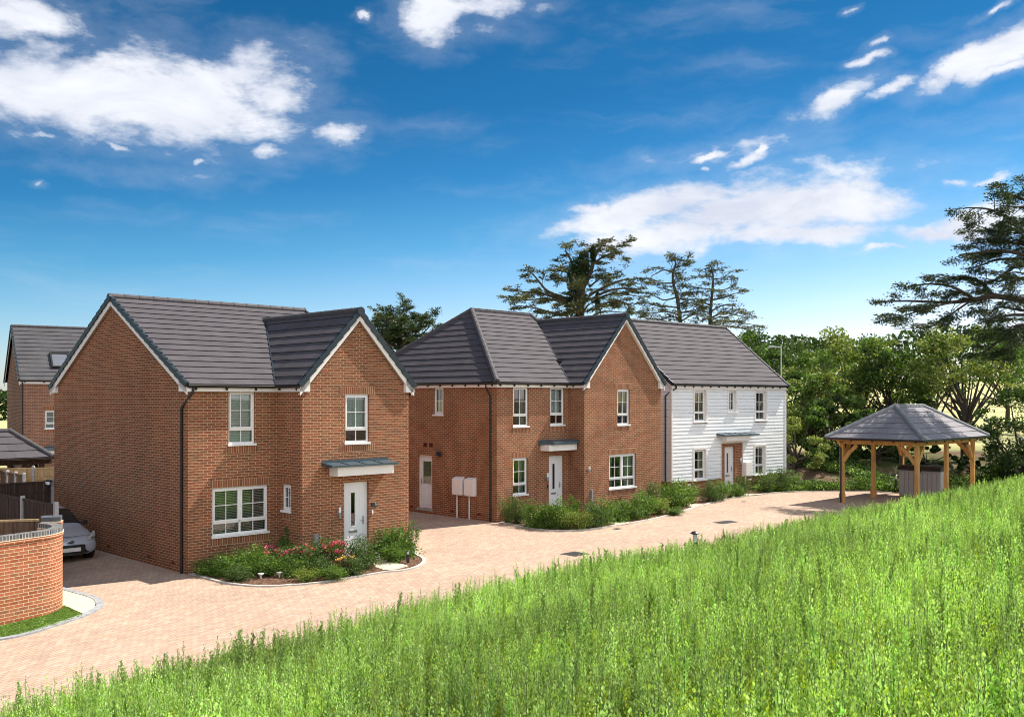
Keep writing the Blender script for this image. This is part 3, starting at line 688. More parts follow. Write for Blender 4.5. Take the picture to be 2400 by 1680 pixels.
# ------------------------------------------------------------------ house 1: near brick house
def house1():
    z0 = 0.0; r = empty('brick_house', (-8.677, 26.294, z0), TH, 'nearest red brick house with a long windowless side wall and a gabled front wing', 'house')
    Lh, Wd, ui, uj, vc = 6.62, 9.5, 2.72, 6.535, -1.27; ZE, ZF = 5.08, 4.93; B = -0.5
    w = MB()
    def run(p0, p1, ops, uo, top=ZF):
        Mw, ln = wallM(p0, p1); w.M = Mw; wall_faces(w, ln, B, top, ops, 0.1, uo); return Mw, ln
    big = (0.70, 2.43, 0.94, 2.26); up = (1.19, 2.01, 3.45, 4.93)
    Mf, _ = run((0, 0), (ui, 0), [big, up], 0)
    sw = (0.24, 0.72, 1.53, 2.27)
    Ms, _ = run((ui, 0), (ui, vc), [sw], ui)
    dr = (1.43, 2.31, 0.12, 2.28); gw = (1.46, 2.32, 3.43, 4.84)
    Mg, lg = run((ui, vc), (uj, vc), [dr, gw], ui-vc)
    hw = (uj-ui)/2; sl1 = 2.19/(hw+.15); gable_face(w, [(0, ZF), (lg, ZF), (lg, ZF+.12), (hw, ZF+.12+hw*sl1), (0, ZF+.12)], ui-vc)
    Mr, _ = run((uj, vc), (uj, Wd), [], 0)
    Mb, _ = run((uj, Wd), (0, Wd), [], 0)
    Ml, ll = run((0, Wd), (0, 0), [], -Wd)
    m0 = 2.70/(Wd/2+.15); ap = Wd/2
    gable_face(w, [(0, ZF), (ll, ZF), (ll, ZF+.1), (ap, ZF+.1+ap*m0), (0, ZF+.1)], -Wd)
    w.M = Mr; gable_face(w, [(-vc, ZF), (Wd-vc, ZF), (Wd/2-vc, ZF+.1+ap*m0)], 0)
    w.build('brick_wall', M['brick'], r)
    window(r, Mf, *big, cols=2, fill='blind_open'); window(r, Mf, *up, fill='blind', head=False)
    window(r, Ms, *sw, fill='blind_open', tr=None, over=0.03); window(r, Mg, *gw, fill='net', over=0.22)
    front_door(r, Mg, *dr)
    canopy(r, Mg, .66, 3.03, 2.78, .92, 2.92, .5, .27)
    wall_lamp(r, Mg, 1.22, 1.45, 'grey_metal', .3)
    a = MB(Mg); a.box(2.40, 2.60, -.03, 0, 1.51, 1.64); pq_ = a.build('number_plaque', M['dark'], r); text_part('3', .11, M['lamp_glass'], pq_, Mg @ Matrix.Translation((2.54, -.033, 1.575)))
    a = MB(Mg); a.box(2.41, 2.45, -.03, 0, 1.30, 1.42); a.build('door_chime', M['lamp_glass'], r)
    a = MB(Mg); a.box(.975, .985, -.003, 0, 0, 2.38); a.build('movement_joint', M['airbrick'], r)
    # roof
    t = MB(); e = .15; R1 = ZE+m0*(ap+e); vi = -e+(7.27-ZE)/m0; uc = (ui+uj)/2; A0, A1 = -.12, Lh+.12; sw1 = 2.19/(hw+e)
    F = (0, -e, ZE)
    roof_plane(t, [(A0, -e, ZE), (ui-e, -e, ZE), (uc, vi, 7.27), (uc, ap, R1), (A0, ap, R1)], F, (1, 0, 0))
    roof_plane(t, [(uc, vi, 7.27), (uj+e, -e, ZE), (A1, -e, ZE), (A1, ap, R1), (uc, ap, R1)], F, (1, 0, 0))
    roof_plane(t, [(A1, Wd+e, ZE), (A0, Wd+e, ZE), (A0, ap, R1), (A1, ap, R1)], (0, Wd+e, ZE), (-1, 0, 0))
    vf = vc-.13
    roof_plane(t, [(ui-e, vf, ZE), (ui-e, -e, ZE), (uc, vi, 7.27), (uc, vf, 7.27)], (ui-e, -e, ZE), (0, -1, 0))
    roof_plane(t, [(uj+e, -e, ZE), (uj+e, vf, ZE), (uc, vf, 7.27), (uc, vi, 7.27)], (uj+e, -e, ZE), (0, 1, 0))
    ro = t.build('tiled_roof', [M['tile'], M['felt']], r)
    k = MB(); ridge_tiles(k, (A0, ap, R1), (A1, ap, R1)); ridge_tiles(k, (uc, vf, 7.27), (uc, vi+.1, 7.27)); k.build('ridge_tiles', M['ridge'], ro)
    k = MB(); k.tube([(ui-e, -e, ZE+.02), (uc, vi, 7.29)], .035, 6); k.build('valley', M['verge'], ro)
    verge2(ro, (A0, -e, ZE), (A0, Wd+e, ZE), (A0, ap, R1), (-1, 0, 0)); verge2(ro, (A1, Wd+e, ZE), (A1, -e, ZE), (A1, ap, R1), (1, 0, 0)); verge2(ro, (ui-e, vf, ZE), (uj+e, vf, ZE), (uc, vf, 7.27), (0, -1, 0))
    k = MB(wallM((uc, vf), (uc+1, vf))[0]); k.prism([(.13*cos(x*pi/8), 7.27+.13*sin(x*pi/8)-.02) for x in range(-3, 12)], -.05, .01, 1); k.build('ridge_end_cap', M['verge'], ro)
    k = MB(wallM((A0, ap), (A0, ap-1))[0]); k.prism([(.12*cos(x*pi/8), R1+.12*sin(x*pi/8)-.03) for x in range(-3, 12)], -.05, .01, 1); k.build('ridge_end_cap', M['verge'], ro)
    k = MB()  # bargeboards, soffit boxes and fascia
    for (a_, b_, o_) in (((A0+.04, -e+.03, ZE-.04), (A0+.04, ap, R1-.04), (-1, 0, 0)), ((A0+.04, Wd+e-.03, ZE-.04), (A0+.04, ap, R1-.04), (-1, 0, 0)), ((ui-e+.03, vf+.04, ZE-.04), (uc, vf+.04, 7.23), (0, -1, 0)), ((uj+e-.03, vf+.04, ZE-.04), (uc, vf+.04, 7.23), (0, -1, 0))): board(k, a_, b_, o_, .22 if o_[0] else .25, .025)
    # soffits behind the bargeboards
    def soff(a_, b_, o_, wd_, h_):
        A_, B_, O_ = Vector(a_)-Vector((0, 0, h_)), Vector(b_)-Vector((0, 0, h_)), Vector(o_); k.poly([tuple(A_), tuple(B_), tuple(B_-O_*wd_), tuple(A_-O_*wd_)]); k.poly([tuple(A_-O_*wd_), tuple(B_-O_*wd_), tuple(B_), tuple(A_)])
    soff((A0+.04, -e+.03, ZE-.04), (A0+.04, ap, R1-.04), (-1, 0, 0), .1, .17); soff((A0+.04, Wd+e-.03, ZE-.04), (A0+.04, ap, R1-.04), (-1, 0, 0), .1, .17)
    soff((ui-e+.03, vf+.04, ZE-.04), (uc, vf+.04, 7.23), (0, -1, 0), .1, .22); soff((uj+e-.03, vf+.04, ZE-.04), (uc, vf+.04, 7.23), (0, -1, 0), .1, .22)
    def boxend(Mw_, x0, x1, y0, y1, slope, zt):  # triangular soffit box at the foot of a gable
        k.M = Mw_; k.prism([(x0, ZF-.03), (x1, ZF-.03), (x1, zt), (x0, ZF-.03+.09)] if x0 < x1 else [(x1, ZF-.03), (x0, ZF-.03), (x0, ZF+.06), (x1, zt)], y0, y1, 1); k.M = Matrix.Identity(4)
    MgM = wallM((ui, vf+.015), (uj, vf+.015))[0]
    boxend(MgM, -e+.02, .20, 0, .14, sl1, ZF+.42); boxend(MgM, lg+e-.02, lg-.20, 0, .14, sl1, ZF+.42)
    MlM = wallM((A0+.015, Wd), (A0+.015, 0))[0]
    boxend(MlM, -e+.02, .34, 0, .14, m0, ZF+.30); boxend(MlM, Wd+e-.02, Wd-.34, 0, .14, m0, ZF+.30)
    k.box(A0+.02, ui-.1, -.1, .0, ZF-.028, ZE-.03); k.box(ui-.1, ui, vf+.15, 0, ZF-.028, ZE-.03); k.box(uj, uj+.1, vf+.15, Wd, ZF-.028, ZE-.03); k.box(0, Lh, Wd, Wd+.1, ZF-.028, ZE-.03)
    k.build('fascia', M['fascia'], ro)
    g = MB(); gutter_run(g, (A0+.03, -.1, ZE-.015), (ui-.19, -.1, ZE-.015), (0, -1, 0)); gutter_run(g, (ui-.1, -.08, ZE-.015), (ui-.1, vf+.02, ZE-.015), (-1, 0, 0)); gutter_run(g, (uj+.1, vf+.1, ZE-.015), (uj+.1, Wd, ZE-.015), (1, 0, 0)); g.build('gutter', M['gutter'], ro)
    downpipe(r, [(.06, -.16, ZE-.07), (.06, -.16, ZE-.2), (-.045, .3, ZE-.62), (-.045, .3, -.05)])
    downpipe(r, [(uj+.16, vc+.1, ZE-.07), (uj+.16, vc+.1, ZE-.2), (uj+.045, vc+.25, ZE-.5), (uj+.045, vc+.25, 0)])
    for v in (5.1, 2.35, .85):
        a = MB(Ml); a.box(Wd-v-.105, Wd-v+.105, -.006, 0, .17, .235); a.build('air_brick', M['airbrick'], r)
    a = MB(Mg); a.box(.38, .46, -.09, -.0, -.1, .62); a.box(.36, .48, -.11, 0, .62, .9); a.build('vent_pipe', M['grey_metal'], r)
    return r
house1()

# ------------------------------------------------------------------ house 2: middle brick house with hipped roof
def house2():
    z0 = .24; r = empty('brick_house', (-.547, 35.452, z0), TH, 'middle red brick house with a hipped left roof end and two white meter boxes', 'house')
    Lh, Wd, ui, uj, vc = 8.9, 9.0, 3.918, 8.816, -.784; ZE, ZF = 5.06, 4.91; B = -.5; e = .15
    w = MB()
    def run(p0, p1, ops, uo):
        Mw, ln = wallM(p0, p1); w.M = Mw; wall_faces(w, ln, B, ZF, ops, .1, uo); return Mw, ln
    w1, w2, lw = (.83, 1.65, 3.45, ZF), (2.84, 3.65, 3.47, ZF), (.82, 1.60, .93, 2.28); dr = (2.76, 3.63, .12, 2.28)
    Mf, _ = run((0, 0), (ui, 0), [w1, w2, lw, dr], 0); run((ui, 0), (ui, vc), [], ui)
    o = ui; gw, gl = (5.93-o, 6.72-o, 3.43, 4.85), (5.41-o, 7.12-o, .91, 2.25)
    Mg, lg = run((ui, vc), (uj, vc), [gw, gl], ui-vc); hw = lg/2; sl1 = 2.75/(hw+e)
    gable_face(w, [(0, ZF), (lg, ZF), (lg, ZF+.12), (hw, ZF+.12+hw*sl1), (0, ZF+.12)], ui-vc)
    Mr, _ = run((uj, vc), (uj, Wd), [], 0); run((uj, Wd), (0, Wd), [], 0)
    sdr, sww = (Wd-4.49, Wd-3.60, .2, 2.27), (Wd-3.52, Wd-2.94, 3.86, ZF)
    Ml, ll = run((0, Wd), (0, 0), [sdr, sww], -Wd)
    w.build('brick_wall', M['brick'], r)
    window(r, Mf, *w1, fill='curtain', head=False); window(r, Mf, *w2, fill='net', head=False); window(r, Mf, *lw, fill='curtain')
    window(r, Mg, *gw, fill='curtain', over=.22); window(r, Mg, *gl, cols=2, fill='curtain')
    window(r, Ml, *sww, fill='net', head=False, foot=False, tr=None)
    front_door(r, Mf, *dr); front_door(r, Ml, *sdr, side='left', half=True)
    canopy(r, Mf, 2.15, 4.3, 2.74, 2.29, 3.87, .55, .24, 'hip')
    wall_lamp(r, Mf, 2.60, 1.5, 'grey_metal', .3); wall_lamp(r, Mg, 4.114-o, 1.74, 'grey_metal', .24)
    a = MB(Mf); a.box(2.66, 2.72, -.03, 0, 1.08, 1.2); a.build('door_chime', M['dark'], r)
    ra, rb, RZ = 2.9, 6.39, 8.13; m0 = (RZ-ZE)/(Wd/2+e); uc = (ui+uj)/2; WZ = 7.81; vi = -e+(WZ-ZE)/m0; vf = vc-.13; mv = Wd/2
    t = MB()
    roof_plane(t, [(-e, -e, ZE), (ui-e, -e, ZE), (uc, vi, WZ), (rb, mv, RZ), (ra, mv, RZ)], (0, -e, ZE), (1, 0, 0))
    roof_plane(t, [(-e, Wd+e, ZE), (-e, -e, ZE), (ra, mv, RZ)], (-e, 0, ZE), (0, -1, 0), .345)
    roof_plane(t, [(Lh+e, -e, ZE), (Lh+e, Wd+e, ZE), (rb, mv, RZ)], (Lh+e, 0, ZE), (0, 1, 0), .345)
    roof_plane(t, [(Lh+e, Wd+e, ZE), (-e, Wd+e, ZE), (ra, mv, RZ), (rb, mv, RZ)], (0, Wd+e, ZE), (-1, 0, 0))
    roof_plane(t, [(ui-e, vf, ZE), (ui-e, -e, ZE), (uc, vi, WZ), (uc, vf, WZ)], (ui-e, -e, ZE), (0, -1, 0))
    roof_plane(t, [(uj+e, vi, ZE), (uj+e, vf, ZE), (uc, vf, WZ), (uc, vi, WZ)], (uj+e, -e, ZE), (0, 1, 0))
    ro = t.build('tiled_roof', [M['tile'], M['felt']], r)
    mw = 2.75/(uc-ui+e); k = MB(Matrix.Translation((ui-e+.78, 1.1, ZE+.78*mw)) @ Matrix.Rotation(-atan2(mw, 1), 4, 'Y')); k.box(0, .16, -.15, .15, .03, .085); k.build('roof_vent', M['dark'], ro)
    k = MB(); ridge_tiles(k, (ra, mv, RZ), (rb, mv, RZ)); ridge_tiles(k, (-e, -e, ZE+.02), (ra, mv, RZ), .115); ridge_tiles(k, (-e, Wd+e, ZE+.02), (ra, mv, RZ), .11); ridge_tiles(k, (rb, mv, RZ), (uc+.02, vi, WZ+.02)); ridge_tiles(k, (uc, vf, WZ), (uc, vi+.05, WZ)); ridge_tiles(k, (Lh+e, Wd+e, ZE), (rb, mv, RZ)); k.build('ridge_tiles', M['ridge'], ro)
    k = MB(); k.tube([(ui-e, -e, ZE+.02), (uc, vi, WZ+.02)], .03, 6); k.build('valley', M['verge'], ro)
    verge2(ro, (ui-e, vf, ZE), (uj+e, vf, ZE), (uc, vf, WZ), (0, -1, 0)); k = MB(wallM((uc, vf), (uc+1, vf))[0]); k.prism([(.12*cos(x*pi/8), WZ+.12*sin(x*pi/8)-.03) for x in range(-3, 12)], -.05, .01, 1); k.build('ridge_end_cap', M['verge'], ro)
    k = MB()
    for (a_, b_) in (((ui-e+.03, vf+.04, ZE-.04), (uc, vf+.04, WZ-.04)), ((uj+e-.03, vf+.04, ZE-.04), (uc, vf+.04, WZ-.04))):
        board(k, a_, b_, (0, -1, 0), .22, .025); A_, B_ = Vector(a_)-Vector((0, 0, .22)), Vector(b_)-Vector((0, 0, .22)); k.poly([tuple(A_), tuple(B_), tuple(B_+Vector((0, .1, 0))), tuple(A_+Vector((0, .1, 0)))])
    k.M = wallM((ui, vf+.015), (uj, vf+.015))[0]
    k.prism([(-e+.02, ZF-.03), (.20, ZF-.03), (.20, ZF+.40), (-e+.02, ZF+.06)], 0, .14, 1); k.prism([(lg-.20, ZF-.03), (lg+e-.02, ZF-.03), (lg+e-.02, ZF+.06), (lg-.20, ZF+.40)], 0, .14, 1); k.M = Matrix.Identity(4)
    k.box(-.1, ui-.1, -.1, 0, ZF-.028, ZE-.03); k.box(-.1, 0, 0, Wd+.1, ZF-.028, ZE-.03); k.box(ui-.1, ui, vf+.15, 0, ZF-.028, ZE-.03); k.box(uj, uj+.1, vf+.15, Wd, ZF-.028, ZE-.03); k.build('fascia', M['fascia'], ro)
    g = MB(); gutter_run(g, (-.2, -.1, ZE-.015), (ui-.19, -.1, ZE-.015), (0, -1, 0), brackets=.72); gutter_run(g, (-.1, Wd, ZE-.015), (-.1, -.2, ZE-.015), (-1, 0, 0), brackets=.72); gutter_run(g, (ui-.1, -.08, ZE-.015), (ui-.1, vf+.02, ZE-.015), (-1, 0, 0)); gutter_run(g, (uj+.1, vf+.1, ZE-.015), (uj+.1, Wd, ZE-.015), (1, 0, 0)); g.build('gutter', M['gutter'], ro)
    downpipe(r, [(-.16, .42, ZE-.07), (-.16, .42, ZE-.2), (-.045, .3, ZE-.5), (-.045, .3, -.03)])
    for (a0, a1) in ((1.68, 2.26), (1.03, 1.58)):
        mb = MB(Ml); x0, x1 = Wd-a1+.04, Wd-a0-.04; mb.prism([(-.19, .87), (0, .87), (0, 1.55), (-.17, 1.49), (-.19, 1.47)], x0, x1, 0); mb.box(x0-.02, x1+.02, -.195, -.17, .9, 1.46); bo = mb.build('meter_box', M['box_white'], r); bevel(bo, .012, 1)
        mb = MB(Ml); mb.tube([(x0+.13, -.06, .9), (x0+.13, -.06, -.02)], .028, 8); mb.build('conduit', M['box_white'], bo)
    for v in (4.0, 3.66):
        mb = MB(Ml); mb.box(Wd-v-.1, Wd-v+.1, -.02, 0, 2.60, 2.75)
        for i in range(4): mb.prism([(-.045, 2.61+i*.035), (-.02, 2.63+i*.035), (-.02, 2.61+i*.035)], Wd-v-.09, Wd-v+.09, 0)
        mb.build('wall_vent', M['airbrick'], r)
    mb = MB(Ml); x = Wd-3.09; mb.box(x-.03, x+.03, -.08, 0, 2.33, 2.39); mb.prism([(-.2, 2.30), (-.07, 2.26), (-.06, 2.40), (-.16, 2.44)], x-.085, x+.085, 0); mb.build('flood_lamp', M['dark'], r)
    for v in (4.85, 2.42, .95):
        a = MB(Ml); a.box(Wd-v-.105, Wd-v+.105, -.006, 0, .17, .235); a.build('air_brick', M['airbrick'], r)
    a = MB(Mg); a.box(4.27-o, 4.34-o, -.09, 0, -.1, .95); a.build('vent_pipe', M['grey_metal'], r)
    return r
house2()

# ------------------------------------------------------------------ house 3: white weatherboarded house
def house3():
    z0 = .27; th = radians(41.5); r = empty('weatherboard_house', (7.0075, 43.152, z0), th, 'farthest house clad in white weatherboard above a brick plinth, beside the green trees', 'house')
    Lh, Wd = 8.78, 7.3; ZE, ZF = 5.08, 4.89; PL = .77; e = .12; B = -.5
    Mf, _ = wallM((0, 0), (Lh, 0)); Ml, _ = wallM((0, Wd), (0, 0)); Mr, _ = wallM((Lh, 0), (Lh, Wd)); Mb, _ = wallM((Lh, Wd), (0, Wd))
    a1, a2, a3 = (1.57, 2.42, 3.42, 4.80), (4.13, 4.70, 3.84, 4.80), (6.30, 7.16, 3.42, 4.80); b1, b3 = (1.56, 2.40, .80, 2.14), (6.24, 7.08, .80, 2.14); dr = (3.87, 4.68, .12, 2.19)
    ops = [a1, a2, a3, b1, b3]; por = (3.52, 5.25, PL, 2.40)
    w = MB(Mf); wall_faces(w, Lh, B, ZF, ops+[dr], .12, 0)
    w.M = Ml; wall_faces(w, Wd, B, ZF, [], .1, 0); gable_face(w, [(0, ZF), (Wd, ZF), (Wd/2, 8.05)]); w.M = Mr; wall_faces(w, Wd, B, ZF, [], .1, 0); gable_face(w, [(0, ZF), (Wd, ZF), (Wd/2, 8.05)]); w.M = Mb; wall_faces(w, Lh, B, ZF, [], .1, 0)
    w.build('brick_wall', M['brick'], r)
    c = MB(); ex = .158; th_ = .03
    def clad(Mw, ln, cut, ztop):
        c.M = Mw; z = PL
        while z < ztop-.01:
            zt = min(z+ex, ztop); segs = [(-.045, ln+.045)]
            for (p, q, lo, hi) in cut:
                if lo < (z+zt)/2 < hi:
                    ns = []
                    for (s0, s1) in segs:
                        if p > s0 and q < s1: ns += [(s0, p), (q, s1)]
                        elif p <= s0 < q < s1: ns.append((q, s1))
                        elif s0 < p < s1 <= q: ns.append((s0, p))
                        elif q <= s0 or p >= s1: ns.append((s0, s1))
                    segs = ns
            for (s0, s1) in segs:
                yb, yt = -th_-.018, -.036; G_ = .026
                wob = .004*sin(z*31+s0*3)
                n = max(1, int((s1-s0)/.6)); 
                for i in range(n):
                    x0, x1 = s0+(s1-s0)*i/n, s0+(s1-s0)*(i+1)/n; f = lambda x: .0012*sin(x*2.7+z*17)+.0008*sin(x*6.1+z*5)
                    zz = z+G_; c.poly([(x0, yb-f(x0), zz), (x1, yb-f(x1), zz), (x1, yt, zt), (x0, yt, zt)]); c.poly([(x0, -.012, zz), (x1, -.012, zz), (x1, yb-f(x1), zz), (x0, yb-f(x0), zz)]); c.poly([(x0, -.012, z), (x1, -.012, z), (x1, -.012, zz), (x0, -.012, zz)]); c.poly([(x0, yt, z), (x1, yt, z), (x1, -.012, z), (x0, -.012, z)])
                c.poly([(s0, yb, z), (s0, yt, zt), (s0, .0, zt), (s0, 0, z)]); c.poly([(s1, 0, z), (s1, 0, zt), (s1, yt, zt), (s1, yb, z)])
            z += ex
    clad(Mf, Lh, [(o[0]-.09, o[1]+.09, o[2]-.07, o[3]+(.3 if o[3] > 4 else .09)) for o in ops]+[por], ZF); clad(Ml, Wd, [], ZF); clad(Mr, Wd, [], ZF); clad(Mb, Lh, [], ZF)
    # gable ends
    for Mw in (Ml, Mr):
        c.M = Mw; z = ZF; sl = (8.1-ZF)/(Wd/2)
        while z < 8.0:
            a = (z-ZF)/sl; b = (z+ex-ZF)/sl; c.poly([(a, -.05, z), (Wd-a, -.05, z), (Wd-b, -.035, z+ex), (b, -.035, z+ex)]); z += ex
    c.build('weatherboarding', M['board'], r)
    for o in ops:
        k = MB(Mf); a, b, lo, hi = o; zt = ZF if hi > 4 else hi+.09; k.box(a-.09, a+.001, -.062, .1, lo-.06, zt); k.box(b-.001, b+.09, -.062, .1, lo-.06, zt); k.box(a, b, -.06, .1, hi-.001, zt-.002)
        k.box(a, b, -.055, .02, lo-.07, lo-.034); k.build('window_surround', M['fascia'], r)
    for nm, bx in (('corner_trim', (-.075, -.0, -.075, .0, PL-.02, ZF)), ('corner_trim', (Lh, Lh+.075, -.075, 0, PL-.02, ZF)), ('porch_trim', (por[0], por[0]+.03, -.062, 0, PL-.02, 2.40)), ('porch_trim', (por[1]-.03, por[1], -.062, 0, PL-.02, 2.40)), ('drip_board', (0, por[0], -.066, 0, PL-.028, PL-.001)), ('drip_board', (por[1], Lh, -.066, 0, PL-.028, PL-.001))):
        k = MB(Mf); k.box(*bx); k.build(nm, M['fascia'], r)
    for o, c_, f_, t_ in ((a1, 1, 'tan', .27), (a2, 1, 'net', None), (a3, 1, 'curtain', .27), (b1, 1, 'curtain', .3), (b3, 1, 'curtain', .3)):
        window(r, Mf, *o, cols=c_, fill=f_, head=False, foot=(o in (b1, b3)), dep=.06, tr=t_)
    for o in ops:
        s_ = MB(Mf); s_.box(o[0]-.11, o[1]+.11, -.11, 0, o[2]-.075, o[2]-.035); s_.build('window_ledge', M['upvc'], r)
    front_door(r, Mf, *dr)
    canopy(r, Mf, 3.2, 5.95, 2.72, 3.5, 5.3, .5, .24)
    wall_lamp(r, Mf, 5.02, 1.5, 'grey_metal', .3)
    mb = MB(Mf); mb.box(5.27, 5.72, -.22, -.05, .78, 1.42); bo = mb.build('meter_box', M['box_white'], r); bevel(bo, .012, 1); mb = MB(Mf); mb.tube([(5.36, -.1, .8), (5.36, -.1, -.02)], .028, 8); mb.build('conduit', M['box_white'], bo)
    for x in (1.2, 5.85): mb = MB(Mf); mb.box(x-.1, x+.1, -.05, 0, .55, .62); mb.build('overflow_vent', M['box_white'], r)
    RZ = 8.16; m0 = (RZ-ZE)/(Wd/2+e+.05); A0, A1 = -.12, Lh+.14; ee = e+.05; t = MB()
    roof_plane(t, [(A0, -ee, ZE), (A1, -ee, ZE), (A1, Wd/2, RZ), (A0, Wd/2, RZ)], (0, -ee, ZE), (1, 0, 0)); roof_plane(t, [(A1, Wd+ee, ZE), (A0, Wd+ee, ZE), (A0, Wd/2, RZ), (A1, Wd/2, RZ)], (0, Wd+ee, ZE), (-1, 0, 0))
    ro = t.build('tiled_roof', [M['tile'], M['felt']], r)
    k = MB(); ridge_tiles(k, (A0, Wd/2, RZ), (A1, Wd/2, RZ)); k.build('ridge_tiles', M['ridge'], ro)
    for x, o in ((A0, -1), (A1, 1)): verge2(ro, (x, -ee, ZE), (x, Wd+ee, ZE), (x, Wd/2, RZ), (o, 0, 0))
    k = MB()
    for x, o in ((A0+.04, -1), (A1-.04, 1)): board(k, (x, -ee+.03, ZE-.04), (x, Wd/2, RZ-.04), (o, 0, 0), .2, .025); board(k, (x, Wd+ee-.03, ZE-.04), (x, Wd/2, RZ-.04), (o, 0, 0), .2, .025)
    k.box(A0+.03, A1-.03, -.125, 0, ZF-.02, ZE-.03); k.box(A0+.03, A1-.03, Wd, Wd+.125, ZF-.02, ZE-.03); k.build('fascia', M['fascia'], ro)
    g = MB(); gutter_run(g, (A0, -.125, ZE-.015), (A1+.1, -.125, ZE-.015), (0, -1, 0), brackets=.62); g.build('gutter', M['gutter'], ro)
    downpipe(r, [(.12, -.18, ZE-.07), (.12, -.18, ZE-.18), (-.09, .26, ZE-.5), (-.09, .26, -.03)])
    return r
house3()

# ------------------------------------------------------------------ house 4: brick house far left, behind
def house4():
    s = 45.5; X, Y = (51-CX)/s, FPX/s; z0 = .3; r = empty('brick_house', (X, Y, z0), radians(33), 'distant red brick house with a rooflight, partly hidden behind the nearest house', 'house')
    ZE, ZF, Lh, Wd, RZ = 5.35, 5.2, 9.0, 6.6, 8.35; e = .15; w = MB()
    op = (1.08, 1.95, 2.85, 3.8); lo = (2.0, 2.9, .1, 1.9)
    Mf, _ = wallM((0, 0), (Lh, 0)); w.M = Mf; wall_faces(w, Lh, -.8, ZF, [op], .1)
    Ml, _ = wallM((0, Wd), (0, 0)); w.M = Ml; wall_faces(w, Wd, -.8, ZF, [], .1); gable_face(w, [(0, ZF), (Wd, ZF), (Wd, ZF+.1), (Wd/2, RZ-.05), (0, ZF+.1)])
    w.M = wallM((Lh, 0), (Lh, Wd))[0]; wall_faces(w, Wd, -.8, ZF, []); gable_face(w, [(0, ZF), (Wd, ZF), (Wd/2, RZ-.1)]); w.M = wallM((Lh, Wd), (0, Wd))[0]; wall_faces(w, Lh, -.8, ZF, [])
    w.build('brick_wall', M['brick_far'], r); window(r, Mf, *op, fill='blind')
    t = MB(); roof_plane(t, [(-.15, -e, ZE), (Lh+.15, -e, ZE), (Lh+.15, Wd/2, RZ), (-.15, Wd/2, RZ)], (0, -e, ZE), (1, 0, 0)); roof_plane(t, [(Lh+.15, Wd+e, ZE), (-.15, Wd+e, ZE), (-.15, Wd/2, RZ), (Lh+.15, Wd/2, RZ)], (0, Wd+e, ZE), (-1, 0, 0)); ro = t.build('tiled_roof', [M['tile_far'], M['felt']], r)
    k = MB(); ridge_tiles(k, (-.15, Wd/2, RZ), (Lh, Wd/2, RZ), .09); k.build('ridge_tiles', M['ridge'], ro)
    verge2(ro, (-.16, -e, ZE), (-.16, Wd+e, ZE), (-.16, Wd/2, RZ), (-1, 0, 0))
    k = MB(); k.box(-.12, Lh, -.1, 0, ZF-.03, ZE-.03); board(k, (-.12, -e, ZE-.05), (-.12, Wd/2, RZ-.05), (-1, 0, 0), .2); board(k, (-.12, Wd+e, ZE-.05), (-.12, Wd/2, RZ-.05), (-1, 0, 0), .2); k.build('fascia', M['fascia'], ro)
    g = MB(); gutter_run(g, (-.12, -.1, ZE), (Lh, -.1, ZE), (0, -1, 0)); g.build('gutter', M['gutter'], ro); downpipe(r, [(.02, -.14, ZE-.1), (.02, -.05, ZE-.4), (.02, -.05, 0)])
    # rooflight in the slope
    m0 = (RZ-ZE)/(Wd/2+e); sl = atan2(RZ-ZE, Wd/2+e); Mk = Matrix.Translation((1.5, -e+.75, ZE+.75*m0)) @ Matrix.Rotation(sl, 4, 'X')
    k = MB(Mk); k.box(0, .95, 0, .09, .02, .13); k.box(0, .95, 1.15, 1.24, .02, .13); k.box(0, .08, .09, 1.15, .02, .13); k.box(.87, .95, .09, 1.15, .02, .13); rl = k.build('rooflight', M['dark'], r)
    k = MB(Mk); k.box(.08, .87, .09, 1.15, .05, .08); k.build('rooflight_glass', M['metal'], rl)
    canopy(r, Mf, 1.05, 2.6, 1.75, 1.2, 2.4, .5, .2)
    return r
house4()
# ------------------------------------------------------------------ ground sheets
def px(pts, dz=0.0): return [px2g(x, y, dz) for x, y in pts]
def sheet(name, poly, material, dz, step=1.0, zf=None, uvs=1.0):
    """flat-ish sheet following the ground, exact outline, interior points every `step`"""
    xs = [p[0] for p in poly]; ys = [p[1] for p in poly]
    V = []; E = []
    n = len(poly)
    for i in range(n):
        a, b = Vector(poly[i]), Vector(poly[(i+1) % n]); k = max(1, int((b-a).length/step))
        for j in range(k): V.append(a+(b-a)*j/k)
    m = len(V); E = [(i, (i+1) % m) for i in range(m)]
    def inside(x, y):
        c = False
        for i in range(n):
            (x0, y0), (x1, y1) = poly[i], poly[(i+1) % n]
            if (y0 > y) != (y1 > y) and x < (x1-x0)*(y-y0)/(y1-y0)+x0: c = not c
        return c
    x = min(xs)+step/2
    while x < max(xs):
        y = min(ys)+step/2
        while y < max(ys):
            if inside(x, y): V.append(Vector((x+random.uniform(-.1, .1)*step, y+random.uniform(-.1, .1)*step)))
            y += step
        x += step
    r = delaunay_2d_cdt(V, E, [list(range(m))], 1, 1e-5)
    zf = zf or zp
    me = bpy.data.meshes.new(name); me.from_pydata([(v.x, v.y, zf(v.x, v.y)+dz) for v in r[0]], [], r[2]); me.materials.append(material)
    me.update(); 
    bm = bmesh.new(); bm.from_mesh(me); bmesh.ops.recalc_face_normals(bm, faces=bm.faces)
    if sum(f.normal.z for f in bm.faces) < 0: bmesh.ops.reverse_faces(bm, faces=bm.faces)
    bm.to_mesh(me); bm.free()
    o = bpy.data.objects.new(name, me); COL.objects.link(o); return o
def pq(p, q): return ((p-q)/sqrt(2), (p+q)/sqrt(2))
foot = [pq(p*1.0, interp(p, FOOT)-0.55) for p in range(-8, 52, 2)]
